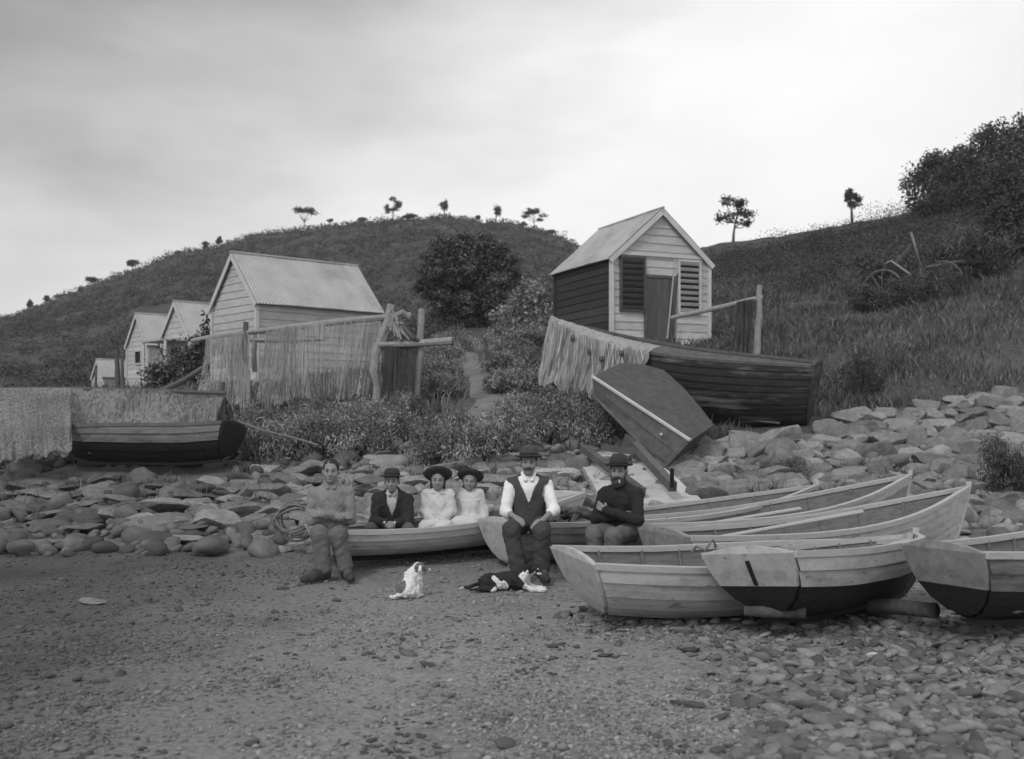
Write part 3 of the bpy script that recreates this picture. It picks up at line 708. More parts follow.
# ------------------------------------------------------------------ slip of the punt: concrete, rails
sl = thing('boat_slip', 'pale slip with timber rails running down the bank behind the bearded man', 'slipway')
c4 = [at(577, 456, 16.2), at(640, 446, 16.6), at(702, 500, 13.9), at(606, 506, 13.6)]
mb = MB(); n = 10
P = [[(c4[0].lerp(c4[3], i/n)).lerp(c4[1].lerp(c4[2], i/n), j/n)+Vector((0, 0, .02*mnoise.noise(Vector((i*.7, j*.7, 0))))) for j in range(n+1)] for i in range(n+1)]
mb.grid(P); mb.grid([[p, p-Vector((0, 0, .5))] for p in [r[0] for r in P]]); mb.grid([[p-Vector((0, 0, .5)), p] for p in P[-1]]); mb.grid([[p-Vector((0, 0, .5)), p] for p in [r[-1] for r in P]])
mb.build('slab', M['concrete'], sl, True)
MB().bar(at(583, 448, 16.0), at(642, 492, 13.9), .1, .1).build('rail', M['pole_dk'], sl)
MB().bar(at(628, 438, 16.2), at(673, 487, 13.8), .1, .12).build('rail', M['wheel'], sl)
MB().box(at(672, 478, 13.75), (.045, .05, .24)).build('stop_post', M['dark'], sl)
MB().bar(at(601, 447, 15.6), at(640, 452, 15.6), .1, .1).build('skid', M['pole_dk'], sl)
tb = thing('timber_chock', 'dark timber cradle propping up the low end of the punt', 'chock')
MB().bar(at(625, 440, 15.9), at(668, 468, 15.5), .12, .16).build('beam', M['tar2'], tb)
MB().bar(at(630, 436, 16.3), at(640, 452, 15.7), .10, .12).build('leg', M['tar2'], tb)
for k, (px, py, Y, sx) in enumerate(((562, 492, 14.2, .5), (555, 474, 15.4, .45), (600, 502, 13.4, .38))):
    o = bpy.data.objects.new('pale_slab', None)
    me = rock_mesh(60+k, .3); me.materials.append(M['stone_pale'])
    o = bpy.data.objects.new('pale_slab', me); COL.objects.link(o)
    p = at(px, py, Y); o.location = (p.x, p.y, Hs(p.x, p.y)+.06); o.scale = (sx, sx*.8, .5); o.rotation_euler = (0, 0, k)
    tag(o, ['broad flat pale stone beside the slip', 'pale stone at the head of the slip below the shrubs', 'small pale stone at the foot of the slip'][k], 'stone')

# ------------------------------------------------------------------ bank stones as individuals
def in_boat(x, y, pad=.12):
    for (sx, sy, h, L, b) in BOAT_BOXES:
        dx, dy = x-sx, y-sy; u = dx*math.cos(h)+dy*math.sin(h); v = -dx*math.sin(h)+dy*math.cos(h)
        if -.2-pad < u < L+.3+pad and abs(v) < b+pad: return True
    return False
def in_slip(x, y):
    px = CX+F*x/y; return 12.9 < y < 16.6 and 560+(16.6-y)*12 < px < 640+(16.6-y)*24
bank = {'back': ('flat weathered stone bedded in the bank behind the seated group', 'stones of the bank behind the seated group'),
        'left': ('rough stone in the tumbled bank below the laid up boat', 'stones of the bank below the laid up boat'),
        'right': ('rounded stone in the tumbled stone wall below the big tarred hull', 'stones of the wall below the big hull')}
spots = []
rs = random.Random(3)
y = 12.25
while y < 20.6:
    sp = .40+.012*(y-12)
    x = -8.6+rs.uniform(0, .3)
    while x < 9.2:
        xx, yy = x+rs.uniform(-.13, .13), y+rs.uniform(-.10, .10)
        px = CX+F*xx/yy
        top = 16.6 if px > 330 else 15.9
        if px > 660: top = 17.3+max(0, px-730)/290*3.2
        if yy > 17.3 and px < 740: top = 0
        if 455 < px < 590: top = 16.2
        if -30 < px < 1060 and yy < top and yy > 12.1+.25*math.sin(xx*1.7) and not in_boat(xx, yy) and not in_slip(xx, yy):
            spots.append((xx, yy, px))
        x += sp*rs.uniform(.92, 1.25)
    y += sp*.8
rs.shuffle(spots)
wall = [q for q in spots if q[2] > 660][:230]; spots = [q for q in spots if q[2] <= 660][:290]+wall
for xx, yy, px in spots:
    if px < 335 and yy < 12.75 and rs.random() < .55: continue
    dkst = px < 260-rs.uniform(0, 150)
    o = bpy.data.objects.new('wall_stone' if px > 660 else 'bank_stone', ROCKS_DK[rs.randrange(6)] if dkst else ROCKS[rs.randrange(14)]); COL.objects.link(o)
    sc = rs.choice((.2, .24, .27, .3, .34))*(1.0 if px < 690 else .92)
    o.scale = (sc*rs.uniform(1.05, 1.6), sc*rs.uniform(.85, 1.1), sc*rs.uniform(.7, 1.0)*(1.0 if px < 690 else 1.5))
    o.rotation_euler = (rs.uniform(-.18, .18)+.22, rs.uniform(-.18, .18), rs.uniform(-.5, .5)+(math.pi if rs.random() < .5 else 0))
    o.location = (xx, yy, Hs(xx, yy)+sc*(.14 if yy > 12.9 else rs.uniform(-.16, .08)))
    if yy < 12.95: o.scale.z *= .6; o.scale.x *= .9
    k = 'right' if px > 660 else ('left' if px < 300 else 'back')
    tag(o, bank[k][0], 'stone', bank[k][1])

# rubble and cobbles: uncountable
def ico(sub):
    bm = bmesh.new(); bmesh.ops.create_icosphere(bm, subdivisions=sub, radius=1)
    V = np.array([v.co[:] for v in bm.verts]); Fc = np.array([[v.index for v in f.verts] for f in bm.faces]); bm.free(); return V, Fc
def pebbles(name, X, Y, S, mkey, flat=.5, sub=1, sink=.1, smooth=True):
    V0, F0 = ico(sub); n = len(X); k = len(V0)
    a = RNG.uniform(0, 6.28, n); sx = S*RNG.uniform(.8, 1.5, n); sy = S*RNG.uniform(.65, 1.0, n); sz = S*flat*RNG.uniform(.7, 1.3, n)
    base = np.broadcast_to(V0[None], (n, k, 3)).copy()
    for _ in range(4):                                   # a few flat breaks on every stone
        nn = RNG.normal(size=(n, 3)); nn[:, 2] *= .7; nn /= np.linalg.norm(nn, axis=1)[:, None]
        e = np.maximum((base*nn[:, None, :]).sum(2)-RNG.uniform(.45, .85, (n, 1)), 0); base -= e[:, :, None]*nn[:, None, :]*.95
    base = base*(1+RNG.normal(0, .05, (n, k, 1)))
    tl = RNG.normal(0, .2, (n, 2))
    v = base*np.stack([sx, sy, sz], -1)[:, None, :]
    v[:, :, 2] += v[:, :, 0]*tl[:, :1]+v[:, :, 1]*tl[:, 1:]
    ca, sa = np.cos(a)[:, None], np.sin(a)[:, None]
    W = np.stack([v[:, :, 0]*ca-v[:, :, 1]*sa+X[:, None], v[:, :, 0]*sa+v[:, :, 1]*ca+Y[:, None], v[:, :, 2]+(H(X, Y)+sz*(1-2*sink)*.5)[:, None]], -1)
    Fc = (F0[None]+(np.arange(n)*k)[:, None, None]).reshape(-1, 3)
    return tag(mesh_np(name, W.reshape(-1, 3), Fc, M[mkey], None, smooth), kind='stuff')
def fan(n, y0, y1, p0, p1, pw=1.0):                      # points evenly spread over the picture's ground
    q = RNG.uniform(0, 1, n); Y = 1/(1/y0+(1/y1-1/y0)*q) if pw == 1 else y0+(y1-y0)*q
    px = RNG.uniform(p0, p1, n); return (px-CX)*Y/F, Y
def clear(X, Y, extra=0):
    k = np.array([not in_boat(x, y, .0) for x, y in zip(X, Y)]); return X[k], Y[k]
X, Y = fan(16000, 4.2, 12.4, -80, 1110)
cob = np.clip((CX+F*X/Y-560+wob(X, Y, .7)*120)/260, 0, 1)*np.clip((9.6-Y)/1.5+.25, .15, 1)
keep = RNG.uniform(0, 1, len(X)) < np.clip(cob, .05*np.clip(1+2*wob(X, Y, 1.3), 0, 3), 1)
X, Y = X[keep], Y[keep]; cb = cob[keep]
S = np.where(cb > .3, RNG.gamma(4, .0075, len(X))+.012, RNG.gamma(2.5, .007, len(X))+.007)
pebbles('cobbles', X, Y, np.clip(S, .008, .085), 'cobble', flat=.42, sub=2)
X, Y = fan(60000, 4.0, 12.6, -80, 1110); k = RNG.uniform(0, 1, len(X)) < np.clip(.7+.7*wob(X, Y, 1.1), .15, 1); X, Y = X[k], Y[k]
pebbles('gravel', X, Y, RNG.gamma(3, .0026, len(X))+.003, 'gravel', flat=.6, sub=1)
X, Y = fan(2600, 11.9, 17.2, -80, 1110, 2)
X, Y = clear(X, Y); pebbles('rubble', X, Y, RNG.gamma(4, .020, len(X))+.02, 'rubble', flat=.6, sub=2)

X, Y = fan(26000, 4.0, 12.2, -80, 1110); k = (wob(X, Y, 1.6)+.6*wob(X+3, Y, 4.5) > .72) & (RNG.uniform(0, 1, len(X)) < .3); X, Y = X[k], Y[k]
pebbles('sea_wrack', X, Y, RNG.gamma(3, .0045, len(X))+.004, 'kelp', flat=.35, sub=1)
# ------------------------------------------------------------------ leaves, grass, shrubs, trees
def leaves_np(C, size, aspect=.45, droop=0.0):
    n = len(C); size = np.broadcast_to(size, (n,))
    d = RNG.normal(size=(n, 3)); d[:, 2] += droop; d /= np.linalg.norm(d, axis=1)[:, None]
    u = RNG.normal(size=(n, 3)); s = np.cross(d, u); s /= np.linalg.norm(s, axis=1)[:, None]+1e-9
    L = size[:, None]; 
    a = C-d*L*.5; b = C+s*L*aspect*.5; c = C+d*L*.5; e = C-s*L*aspect*.5
    V = np.stack([a, b, c, e], 1).reshape(-1, 3); Fc = np.arange(4*n).reshape(n, 4); return V, Fc
def join_np(parts):
    V = []; Fs = []; MI = []; o = 0
    for v, f, m in parts: V.append(v); Fs.append(f+o); MI.append(np.full(len(f), m)); o += len(v)
    return np.concatenate(V), np.concatenate(Fs), np.concatenate(MI)
def crown_pts(lobes, dens, clumps=26, spread=.22):
    """lobes: (cx,cy,cz,rx,ry,rz); returns two sets of leaf centres, gathered in clumps near the lobes' surfaces."""
    A = []; 
    for (cx, cy, cz, rx, ry, rz) in lobes:
        for _ in range(clumps):
            d = RNG.normal(size=3); d /= np.linalg.norm(d); r = RNG.uniform(.45, 1.08)
            c = np.array([cx, cy, cz])+d*np.array([rx, ry, rz])*r
            n = max(3, int(dens*RNG.uniform(.5, 1.5)))
            p = c+RNG.normal(size=(n, 3))*spread*np.array([rx, ry, rz])*RNG.uniform(.6, 1.2)
            A.append((p, RNG.random() < .5))
    a = [p for p, q in A if q]; b = [p for p, q in A if not q]
    z = np.zeros((0, 3)); return np.concatenate(a) if a else z, np.concatenate(b) if b else z
def foliage(name, lobes, dens, size, mats, parent, clumps=26, spread=.22, aspect=.5, droop=0.2):
    a, b = crown_pts(lobes, dens, clumps, spread)
    pr = []
    for p, m in ((a, 0), (b, 1)):
        if len(p):
            v, f = leaves_np(p, RNG.uniform(.6, 1.3, len(p))*size, aspect, droop); pr.append((v, f, m))
    V, Fc, mi = join_np(pr)
    return mesh_np(name, V, Fc, [M[k] for k in mats], parent, False, mi)

def shrub_proto(seed, mats=('leaf_a', 'leaf_b'), w=.55, h=.45, dens=70, size=.055, aspect=.26, droop=1.0):
    root = thing('shrub', 'x', 'shrub')
    lobes = []
    for k in range(6):
        a = k*1.05+seed; r = .55*w if k else 0
        lobes.append((r*math.cos(a), r*math.sin(a), h*(.35+.25*RNG.random()), w*RNG.uniform(.35, .55), w*RNG.uniform(.35, .5), h*RNG.uniform(.35, .6)))
    foliage('foliage', lobes, dens, size, mats, root, clumps=20, spread=.28, aspect=aspect, droop=droop)
    st = MB()
    for k in range(9):
        a = RNG.uniform(0, 6.28); r = w*RNG.uniform(.2, .7)
        st.tube([(0, 0, -.05), (r*.4*math.cos(a), r*.4*math.sin(a), h*.35), (r*math.cos(a), r*math.sin(a), h*.8)], [.016, .011, .004], 5)
    st.build('stem', M['bark'], root)
    return root
SH = [shrub_proto(k) for k in range(4)]+[shrub_proto(9, mats=('leaf_dk2', 'leaf_mid'))]
used = set()
def put_shrub(k, px, Y, sc, label, group, mats=None, rz=None, zs=1.0):
    o = SH[k]
    if k in used: o = copy_tree(o)
    used.add(k)
    x = (px-CX)*Y/F; o.location = (x, Y, Hs(x, Y)-.02); o.scale = (sc, sc, sc*zs); o.rotation_euler = (0, 0, RNG.uniform(0, 6.28))
    tag(o, label, 'shrub', group); return o
lab_crest = ('low scrubby shrub on the crest of the stone bank under the nets', 'shrubs on the crest of the bank')
for px, Y, sc in ((248, 17.0, 1.0), (275, 16.6, 1.15), (303, 16.9, 1.2), (330, 16.7, 1.15), (358, 16.8, 1.25), (378, 17.3, 1.1), (290, 17.9, 1.1), (345, 18.0, 1.1), (268, 18.6, 1.0), (316, 18.8, 1), (405, 19.3, .9), (376, 18.8, .9)):
    put_shrub(RNG.integers(4), px, Y, sc, *lab_crest)
lab_mid = ('dense low shrub between the foot of the path and the slip', 'shrubs between the path and the slip')
for px, Y, sc in ((446, 16.0, 1.2), (470, 16.2, 1.35), (494, 16.4, 1.15), (505, 17.0, 1.1), (522, 17.3, 1.1), (545, 17.6, 1.2), (570, 17.5, 1.25), (592, 17.2, 1.1), (530, 18.6, 1.1), (560, 18.9, 1.1), (585, 18.6, 1.0), (608, 17.9, 1.0)):
    put_shrub(RNG.integers(4), px, Y, sc, *lab_mid)
lab_path = ('grassy shrub on the verge of the trodden path', 'shrubs along the path')
for px, Y, sc in ((430, 21.0, 1.1), (438, 24, 1.1), (440, 27, 1.2), (425, 25.5, 1.1), (512, 21.5, 1.1), (525, 24, 1.2), (505, 24.5, 1.1), (500, 28, 1.2), (530, 28.5, 1.5), (545, 21.5, 1.0), (452, 31, 1.4), (515, 33, 1.5)):
    put_shrub(RNG.integers(4), px, Y, sc, *lab_path)
put_shrub(1, 788, 15.6, .55, 'small weed growing among the wall stones below the hull', None)
put_shrub(4, 1012, 14.6, .9, 'rank weed at the edge of the stone wall', None, zs=1.7)

def tree(label, base, h, crown, trunk_r, mats, size, dens, clumps=20, bark='bark', name='tree', group=None, limbs=5, spread=.25, lean=0.0, th=None, aspect=.6, cat='tree'):
    """crown: lobes relative to the base; trunk up to h*th with limbs into the lobes."""
    root = thing(name, label, cat, base, (0, 0, 0), group)
    foliage('crown', crown, dens, size, mats, root, clumps, spread, aspect, .1)
    tk = MB(); th = th or h*.6
    tk.tube([(0, 0, -.3), (lean*.3, 0, th*.4), (lean, 0, th)], [trunk_r*1.3, trunk_r, trunk_r*.6], 7, knob=.2)
    for k in range(limbs):
        l = crown[k % len(crown)]
        z0 = th*RNG.uniform(.65, 1.0); tgt = Vector((l[0]+RNG.uniform(-.5, .5)*l[3], l[1]+RNG.uniform(-.5, .5)*l[4], l[2]+RNG.uniform(-.2, .5)*l[5]))
        a = Vector((lean*z0/th, 0, z0)); mid = a.lerp(tgt, .5)+Vector((0, 0, -.06*h))
        tk.tube([a, mid, tgt], [trunk_r*.5, trunk_r*.32, trunk_r*.12], 5)
    tk.build('trunk', M[bark], root, True)
    return root
def ground_at(px, Y): x = (px-CX)*Y/F; return (x, Y, Hs(x, Y))
# the big dark tree behind the path
bx = ground_at(469, 52)
tree('big dense dark tree standing alone at the foot of the hill', bx, 4.6, [(0, 0, 2.3, 1.9, 1.5, 1.7), (-1.25, 0, 1.6, 1.1, 1.1, 1.3), (1.25, .1, 1.7, 1.1, 1.1, 1.4), (.2, 0, 3.5, 1.0, 1, .85), (-.6, .2, 3.0, 1, 1, .9), (.8, -.1, 3.0, .9, .9, .9), (0, -.6, 1.0, 1.5, 1, .8)]+[(1.9*math.cos(a), -.4, 2.1+1.7*math.sin(a), random.uniform(.35, .7), .6, random.uniform(.3, .6)) for a in (-.2, .25, .6, 1.0, 1.35, 1.75, 2.1, 2.5, 2.9, 3.3)]+[(random.uniform(-1.4, 1.4), -1.2, random.uniform(.8, 3.2), .5, .5, .4) for _ in range(9)],   .2, ('leaf_dk', 'leaf_mid2'), .15, 95, clumps=30, spread=.24, name='dense_tree')
tree('pale feathery bush at the edge of the big dark tree', ground_at(524, 44), 2.0, [(0, 0, .8, .8, .8, .7), (.6, 0, 1.3, .5, .5, .8), (-.7, 0, .6, .7, .6, .45), (.2, -.2, 1.5, .35, .4, .7), (-.3, 0, 1.2, .3, .3, .6), (1.1, 0, .9, .4, .4, .6)], .06, ('leaf_b', 'leaf_a'), .12, 46, clumps=26, name='bush', cat='bush', th=.7)
tree('dark bush between the louvred hut and the pale feathery bush', ground_at(548, 38), 1.4, [(0, 0, .6, .8, .7, .6), (.6, 0, .5, .6, .6, .5)], .05, ('leaf_a', 'leaf_b'), .12, 40, clumps=30, name='bush', cat='bush', th=.5)
tree('leafy dark bush in front of the tiny windowed hut', ground_at(183, 30), 1.6, [(0, 0, .7, .6, .5, .7), (.45, 0, 1.0, .4, .4, .5), (-.55, 0, .45, .5, .5, .45)], .05, ('leaf_dk', 'leaf_b'), .11, 44, clumps=30, name='bush', cat='bush', th=.6)
tree('dark scrubby bush at the corner of the largest hut', ground_at(210, 29), 1.2, [(0, 0, .9, .25, .3, .9)], .04, ('leaf_dk', 'leaf_dk2'), .1, 40, clumps=30, name='bush', cat='bush', th=.6)
# skyline trees: (label, px, Y, trunk height px, crown lobes in metres)
def sky_tree(label, px, Y, pyb, pyt, wpx, shape, dens=15, size=.30, clumps=14):
    b = ground_at(px, Y); sc = Y/F; h = (pyb-pyt)*sc*1.05; w = wpx*sc/2*1.2
    rt = random.Random(int(px)); lb = []
    if shape == 'umbrella': cfg = (7, .78, .95, .95, .36, .085)
    elif shape == 'round': cfg = (5, .62, .93, .5, .42, .12)
    else: cfg = (8, .5, .95, .95, .27, .085)
    for k in range(cfg[0]):
        a = rt.uniform(-1, 1)*cfg[3]
        lb.append((a*w*.8, rt.uniform(-.6, .6)*w*cfg[3], h*rt.uniform(cfg[1], cfg[2])*(1-.10*abs(a)), w*cfg[4]*rt.uniform(.6, 1.25), w*cfg[4]*rt.uniform(.6, 1.2), h*cfg[5]*rt.uniform(.6, 1.3)))
    z = b[2]
    return tree(label, b, h, lb, max(.09, h*.022), ('scrub_a', 'leaf_dk'), size, dens, clumps=clumps, name='skyline_tree', limbs=8, th=h*.5, spread=.36, lean=RNG.uniform(-.09, .09)*h, group=None)
sky_tree('flat topped lone tree on the ridge above the largest hut roof', 304, 214, 231, 206, 19, 'umbrella')
sky_tree('wide open crowned tree on the ridge, largest of the ridge trees', 393, 216, 219, 196, 24, 'open')
sky_tree('small round headed tree on the ridge above the big dark tree', 444, 217, 218, 197, 11, 'round')
sky_tree('slender sparse tree on the ridge near the big dark tree', 496, 217, 221, 200, 12, 'round', dens=16)
sky_tree('spreading tree on the falling ridge nearest the louvred hut', 535, 215, 226, 204, 22, 'open')
sky_tree('tall thin stemmed tree with loose round crown on the ridge beyond the louvred hut roof', 733, 74, 236, 193, 36, 'open', size=.16, dens=16, clumps=16)
sky_tree('leaning twiggy tree on the near ridge', 852, 74, 224, 188, 24, 'open', size=.15, dens=13)
for i, (px, Y, pyb, pyt, w) in enumerate(((133, 212, 272, 261, 12), (92, 212, 287, 277, 16), (46, 212, 305, 296, 8), (60, 212, 300, 294, 9), (30, 212, 314, 303, 6), (205, 212, 250, 240, 5), (219, 212, 246, 233, 6), (178, 212, 257, 252, 5), (410, 216, 217, 210, 18), (478, 217, 219, 212, 6), (362, 216, 221, 212, 8), (523, 216, 224, 218, 7), (552, 214, 231, 224, 14), (330, 214, 225, 219, 6))):
    sky_tree(('stunted bush poking above the hill ridge line' if w < 10 else 'broad low bush sitting on the hill ridge line'), px, Y, pyb, pyt, w, 'round', dens=24)['group'] = 'bushes along the hill ridge' if w < 10 else 'broad bushes along the hill ridge'
# thick trees rising at the edge of the near slope
for i, (px, Y, w, h, lab) in enumerate(((932, 62, 2.0, 3.4, 'dark bushy tree first in the thicket crowning the near slope'), (962, 60, 2.0, 3.2, 'dark tree in the middle of the thicket crowning the near slope'), (992, 58, 2.4, 4.0, 'tall dark tree at the outer end of the thicket'), (1030, 56, 2.4, 4.2, 'dark tree beyond the frame edge of the thicket'))):
    tree(lab, ground_at(px, Y), h, [(0, 0, h*.5, w*.6, w*.6, h*.35), (-w*.4, 0, h*.4, w*.45, w*.45, h*.3), (w*.4, 0, h*.6, w*.45, w*.45, h*.3), (.1, 0, h*.8, w*.4, w*.4, h*.2)], .1, ('leaf_dk', 'scrub_b'), .17, 50, clumps=34, name='dense_tree', group='trees of the thicket' if 0 else None)
for px, Y, w, h, lab in ((1003, 46, 1.5, 2.2, 'dark scrub tree on the upper slope below the thicket'), (978, 50, 1.4, 2.0, 'rounded dark scrub tree under the thicket'), (1018, 38, 1.3, 1.9, 'dark scrub tree low on the slope at the edge of the grass'), (940, 52, 1.5, 1.6, 'low dark scrub tree just under the skyline thicket'), (1000, 33, .9, 1.2, 'small dark scrub tree near the implement shaft')):
    tree(lab, ground_at(px, Y), h, [(0, 0, h*.4, w*.6, w*.6, h*.35), (-w*.5, 0, h*.3, w*.45, w*.45, h*.3), (w*.4, 0, h*.5, w*.45, w*.45, h*.3), (.1, 0, h*.75, w*.35, w*.35, h*.22)], .08, ('leaf_dk', 'leaf_dk2'), .12, 50, clumps=34, name='scrub_tree')
# spiky bush on the grass
sp = thing('spiky_bush', 'dark spiky bush standing alone in the grass beyond the big hull', 'bush', ground_at(862, 20.6))
C = []; 
mb = MB()
for k in range(120):
    a = RNG.uniform(0, 6.28); r = RNG.uniform(.05, .55); h = RNG.uniform(.35, 1.0)*(1.15-r)
    b = Vector((r*.4*math.cos(a), r*.4*math.sin(a), 0)); tp = Vector((r*math.cos(a), r*math.sin(a), h))
    mb.tube([b, b.lerp(tp, .5), tp], [.008, .007, .003], 3)
    for t in np.linspace(.25, 1, 12): C.append(b.lerp(tp, t)+Vector(RNG.normal(size=3)*.03))
mb.build('stem', M['bark'], sp)
v, f = leaves_np(np.array(C), RNG.uniform(.05, .11, len(C)), .3, .9); mesh_np('foliage', v, f, M['leaf_dk'], sp)

# grass: blades on the slopes
def blades(name, X, Y, hgt, wid, mats, lean=.35, clump=0):
    n = len(X); Z = H(X, Y); a = RNG.uniform(0, 6.28, n); l = RNG.normal(0, lean, (n, 2))*hgt[:, None]
    dx, dy = np.cos(a)*wid, np.sin(a)*wid
    p0 = np.stack([X-dx, Y-dy, Z-.03], 1); p1 = np.stack([X+dx, Y+dy, Z-.03], 1)
    q0 = np.stack([X-dx*.7+l[:, 0]*.4, Y-dy*.7+l[:, 1]*.4, Z+hgt*.6], 1); q1 = np.stack([X+dx*.7+l[:, 0]*.4, Y+dy*.7+l[:, 1]*.4, Z+hgt*.6], 1)
    tp = np.stack([X+l[:, 0], Y+l[:, 1], Z+hgt], 1)
    V = np.stack([p0, p1, q1, q0, tp], 1).reshape(-1, 3)
    b = (np.arange(n)*5)[:, None]
    Fc = np.concatenate([b+np.array([[0, 1, 2]]), b+np.array([[0, 2, 3]]), b+np.array([[3, 2, 4]])], 0)
    kind = (wob(X*1.0, Y*1.0, .9)+RNG.normal(0, .5, n) > .15).astype(int)
    kind = np.where(RNG.uniform(0, 1, n) < .10, 2, kind)
    return tag(mesh_np(name, V, Fc, [M[k] for k in mats], None, False, np.concatenate([kind]*3)), kind='stuff')
def scatter_grass(n, y0, y1, p0, p1, cl=9, rad=.22):
    cx, cy = fan(n//cl, y0, y1, p0, p1, 2)
    X = np.repeat(cx, cl)+RNG.normal(0, rad, (n//cl)*cl); Y = np.repeat(cy, cl)+RNG.normal(0, rad, (n//cl)*cl)
    return X, Y
def off_path(X, Y):
    xs = np.interp(Y, [p[1] for p in pv], [(p[0]-CX)*p[1]/F for p in pv]); k = (np.abs(X-xs) > .45+.25*np.maximum(0, 1-np.abs(Y-19.5)/2.5)+.1*RNG.random(len(X))) | (Y < 16.2) | (Y > 42)
    return X[k], Y[k]
X, Y = scatter_grass(52000, 16.6, 34, -60, 700); X, Y = off_path(X, Y)
k = ~((CX+F*X/Y > 590) & (Y < 17.4)); X, Y = X[k], Y[k]
k = (Y > 19.6) | (RNG.uniform(0, 1, len(X)) < .22); X, Y = X[k], Y[k]
X, Y = clear(X, Y)
blades('grass', X, Y, RNG.gamma(4, .04, len(X))+.04, np.full(len(X), .010)+.0006*Y*RNG.uniform(.5, 1.2, len(X)), ['grass_a', 'grass_b', 'straw'])
X, Y = scatter_grass(150000, 17.4, 44, 640, 1110, cl=14, rad=.16); X, Y = clear(X, Y)
k = Y > 17.5+np.clip(CX+F*X/Y-730, 0, 400)/290*3.2; X, Y = X[k], Y[k]
k = RNG.uniform(0, 1, len(X)) < np.clip(.75+.8*wob(X, Y, .5), .15, 1); X, Y = X[k], Y[k]
blades('grass', X, Y, (RNG.gamma(4, .032, len(X))+.04)*np.clip(1+.5*wob(X+9, Y, .4), .5, 1.6), np.full(len(X), .004)+.00038*Y*RNG.uniform(.5, 1.2, len(X)), ['grass_a', 'grass_b', 'straw'], lean=.5)
# tufts among the bank stones
X, Y = scatter_grass(4200, 13.8, 16.2, -60, 1080, cl=60, rad=.12); X, Y = clear(X, Y)
blades('weeds', X, Y, RNG.gamma(4, .026, len(X))+.03, np.full(len(X), .007), ['grass_a', 'grass_b', 'leaf_a'], lean=.6)
# scrub over the hills, uncountable
def scrub(name, X, Y, size, leaf, mats, per=16, zs=.38):
    n = len(X); Z = H(X, Y)
    c = np.stack([X, Y, Z], 1); P = np.repeat(c, per, 0)+np.clip(RNG.normal(size=(n*per, 3)), -1.25, 1.25)*np.repeat(size, per)[:, None]*np.array([.5, .5, zs])
    P[:, 2] += np.repeat(size, per)*.15
    v, f = leaves_np(P, np.repeat(leaf, per)*RNG.uniform(.6, 1.3, n*per), .65, .2)
    kd = np.repeat((wob(X, Y, .18)+RNG.normal(0, .5, n) > 0).astype(int), per)
    return tag(mesh_np(name, v, f, [M[k] for k in mats], None, False, kd), kind='stuff')
X, Y = fan(9000, 50, 235, -60, 640, 1); q = RNG.uniform(0, 1, len(X)); Y2 = 50+(185)*q**1.2; X = X/Y*Y2; Y = Y2
scrub('hill_scrub', X, Y, np.interp(Y, [50, 220], [.5, 1.2])*RNG.uniform(.5, 1.3, len(X)), np.interp(Y, [50, 220], [.12, .34]), ['scrub_a', 'scrub_b'], per=40)
X, Y = fan(420, 50, 235, -60, 640, 1); q = RNG.uniform(0, 1, len(X)); Y2 = 52+(165)*q**1.1; X = X/Y*Y2; Y = Y2; k = wob(X, Y, .05) > -.2; X, Y = X[k], Y[k]
scrub('hill_scrub', X, Y, np.interp(Y, [50, 220], [1.0, 2.4])*RNG.uniform(.5, 1.2, len(X)), np.interp(Y, [50, 220], [.14, .36]), ['leaf_dk', 'scrub_a'], per=150)
X, Y = fan(620, 31, 66, 690, 1120, 2); k = (CX+F*X/Y > 830-(Y-34)*7) & ((Y < 60) | (CX+F*X/Y > 880)) & (wob(X, Y, .25) > -.35) & ~((np.abs(CX+F*X/Y-912) < 55) & (Y < 33)); X, Y = X[k], Y[k]
scrub('slope_scrub', X, Y, np.interp(Y, [34, 72], [.8, 1.3])*RNG.uniform(.6, 1.3, len(X)), np.interp(Y, [30, 80], [.06, .10]), ['leaf_dk', 'leaf_dk2'], per=300, zs=.5)
q = RNG.uniform(0, 1, 5200); Y = 36+25*q; X = (RNG.uniform(690, 1110, 5200)-CX)*Y/F
k = (Y > 37+wob(X, Y, .3)*8) ; X, Y = X[k], Y[k]
scrub('slope_scrub', X, Y, np.interp(Y, [30, 80], [.45, .75])*RNG.uniform(.4, 1.5, len(X))**1.3, np.interp(Y, [30, 80], [.06, .10]), ['scrub_b', 'scrub_a'], per=60, zs=.2)

# ------------------------------------------------------------------ old wheeled implement on the slope
def spoked(root, c, r, ax, n=12, w=.05):
    ax = Vector(ax).normalized(); u = ax.cross(Vector((0, 0, 1))).normalized(); v = u.cross(ax)
    pts = [c+u*math.cos(2*math.pi*k/30)*r+v*math.sin(2*math.pi*k/30)*r for k in range(31)]
    wh = MB().tube(pts, w*.62, 6, cap=False).build('wheel', M['wheel'], root)
    sp_ = MB()
    for k in range(n):
        a = 2*math.pi*k/n; d = u*math.cos(a)+v*math.sin(a); sp_.tube([c+d*.05, c+d*r], .016, 5)
    sp_.build('spokes', M['wheel'], wh); MB().tube([c-ax*.1, c+ax*.1], .075, 10).build('hub', M['metal'], wh)
ct = thing('farm_implement', 'abandoned horse drawn implement with spoked wheels in the long grass', 'cart')
YW = 29.5
c1, c2 = at(882, 294, YW), at(941, 285, YW+.5)
spoked(ct, c1, .64, (.75, .6, 0)); spoked(ct, c2, .64, (.75, .6, 0)); spoked(ct, at(924, 291, YW-.1), .27, (.3, .9, 0), 8, .05)
MB().tube([c1, c2], .04, 8).build('axle', M['metal'], ct)
MB().bar(at(888, 262, YW), at(908, 276, YW), .5, .05).build('seat_board', M['pole'], ct)
MB().bar(at(896, 262, YW-.1), at(912, 244, YW-.1), .07, .06).bar(at(912, 244, YW-.1), at(922, 268, YW-.1), .07, .06).build('frame', M['metal'], ct)
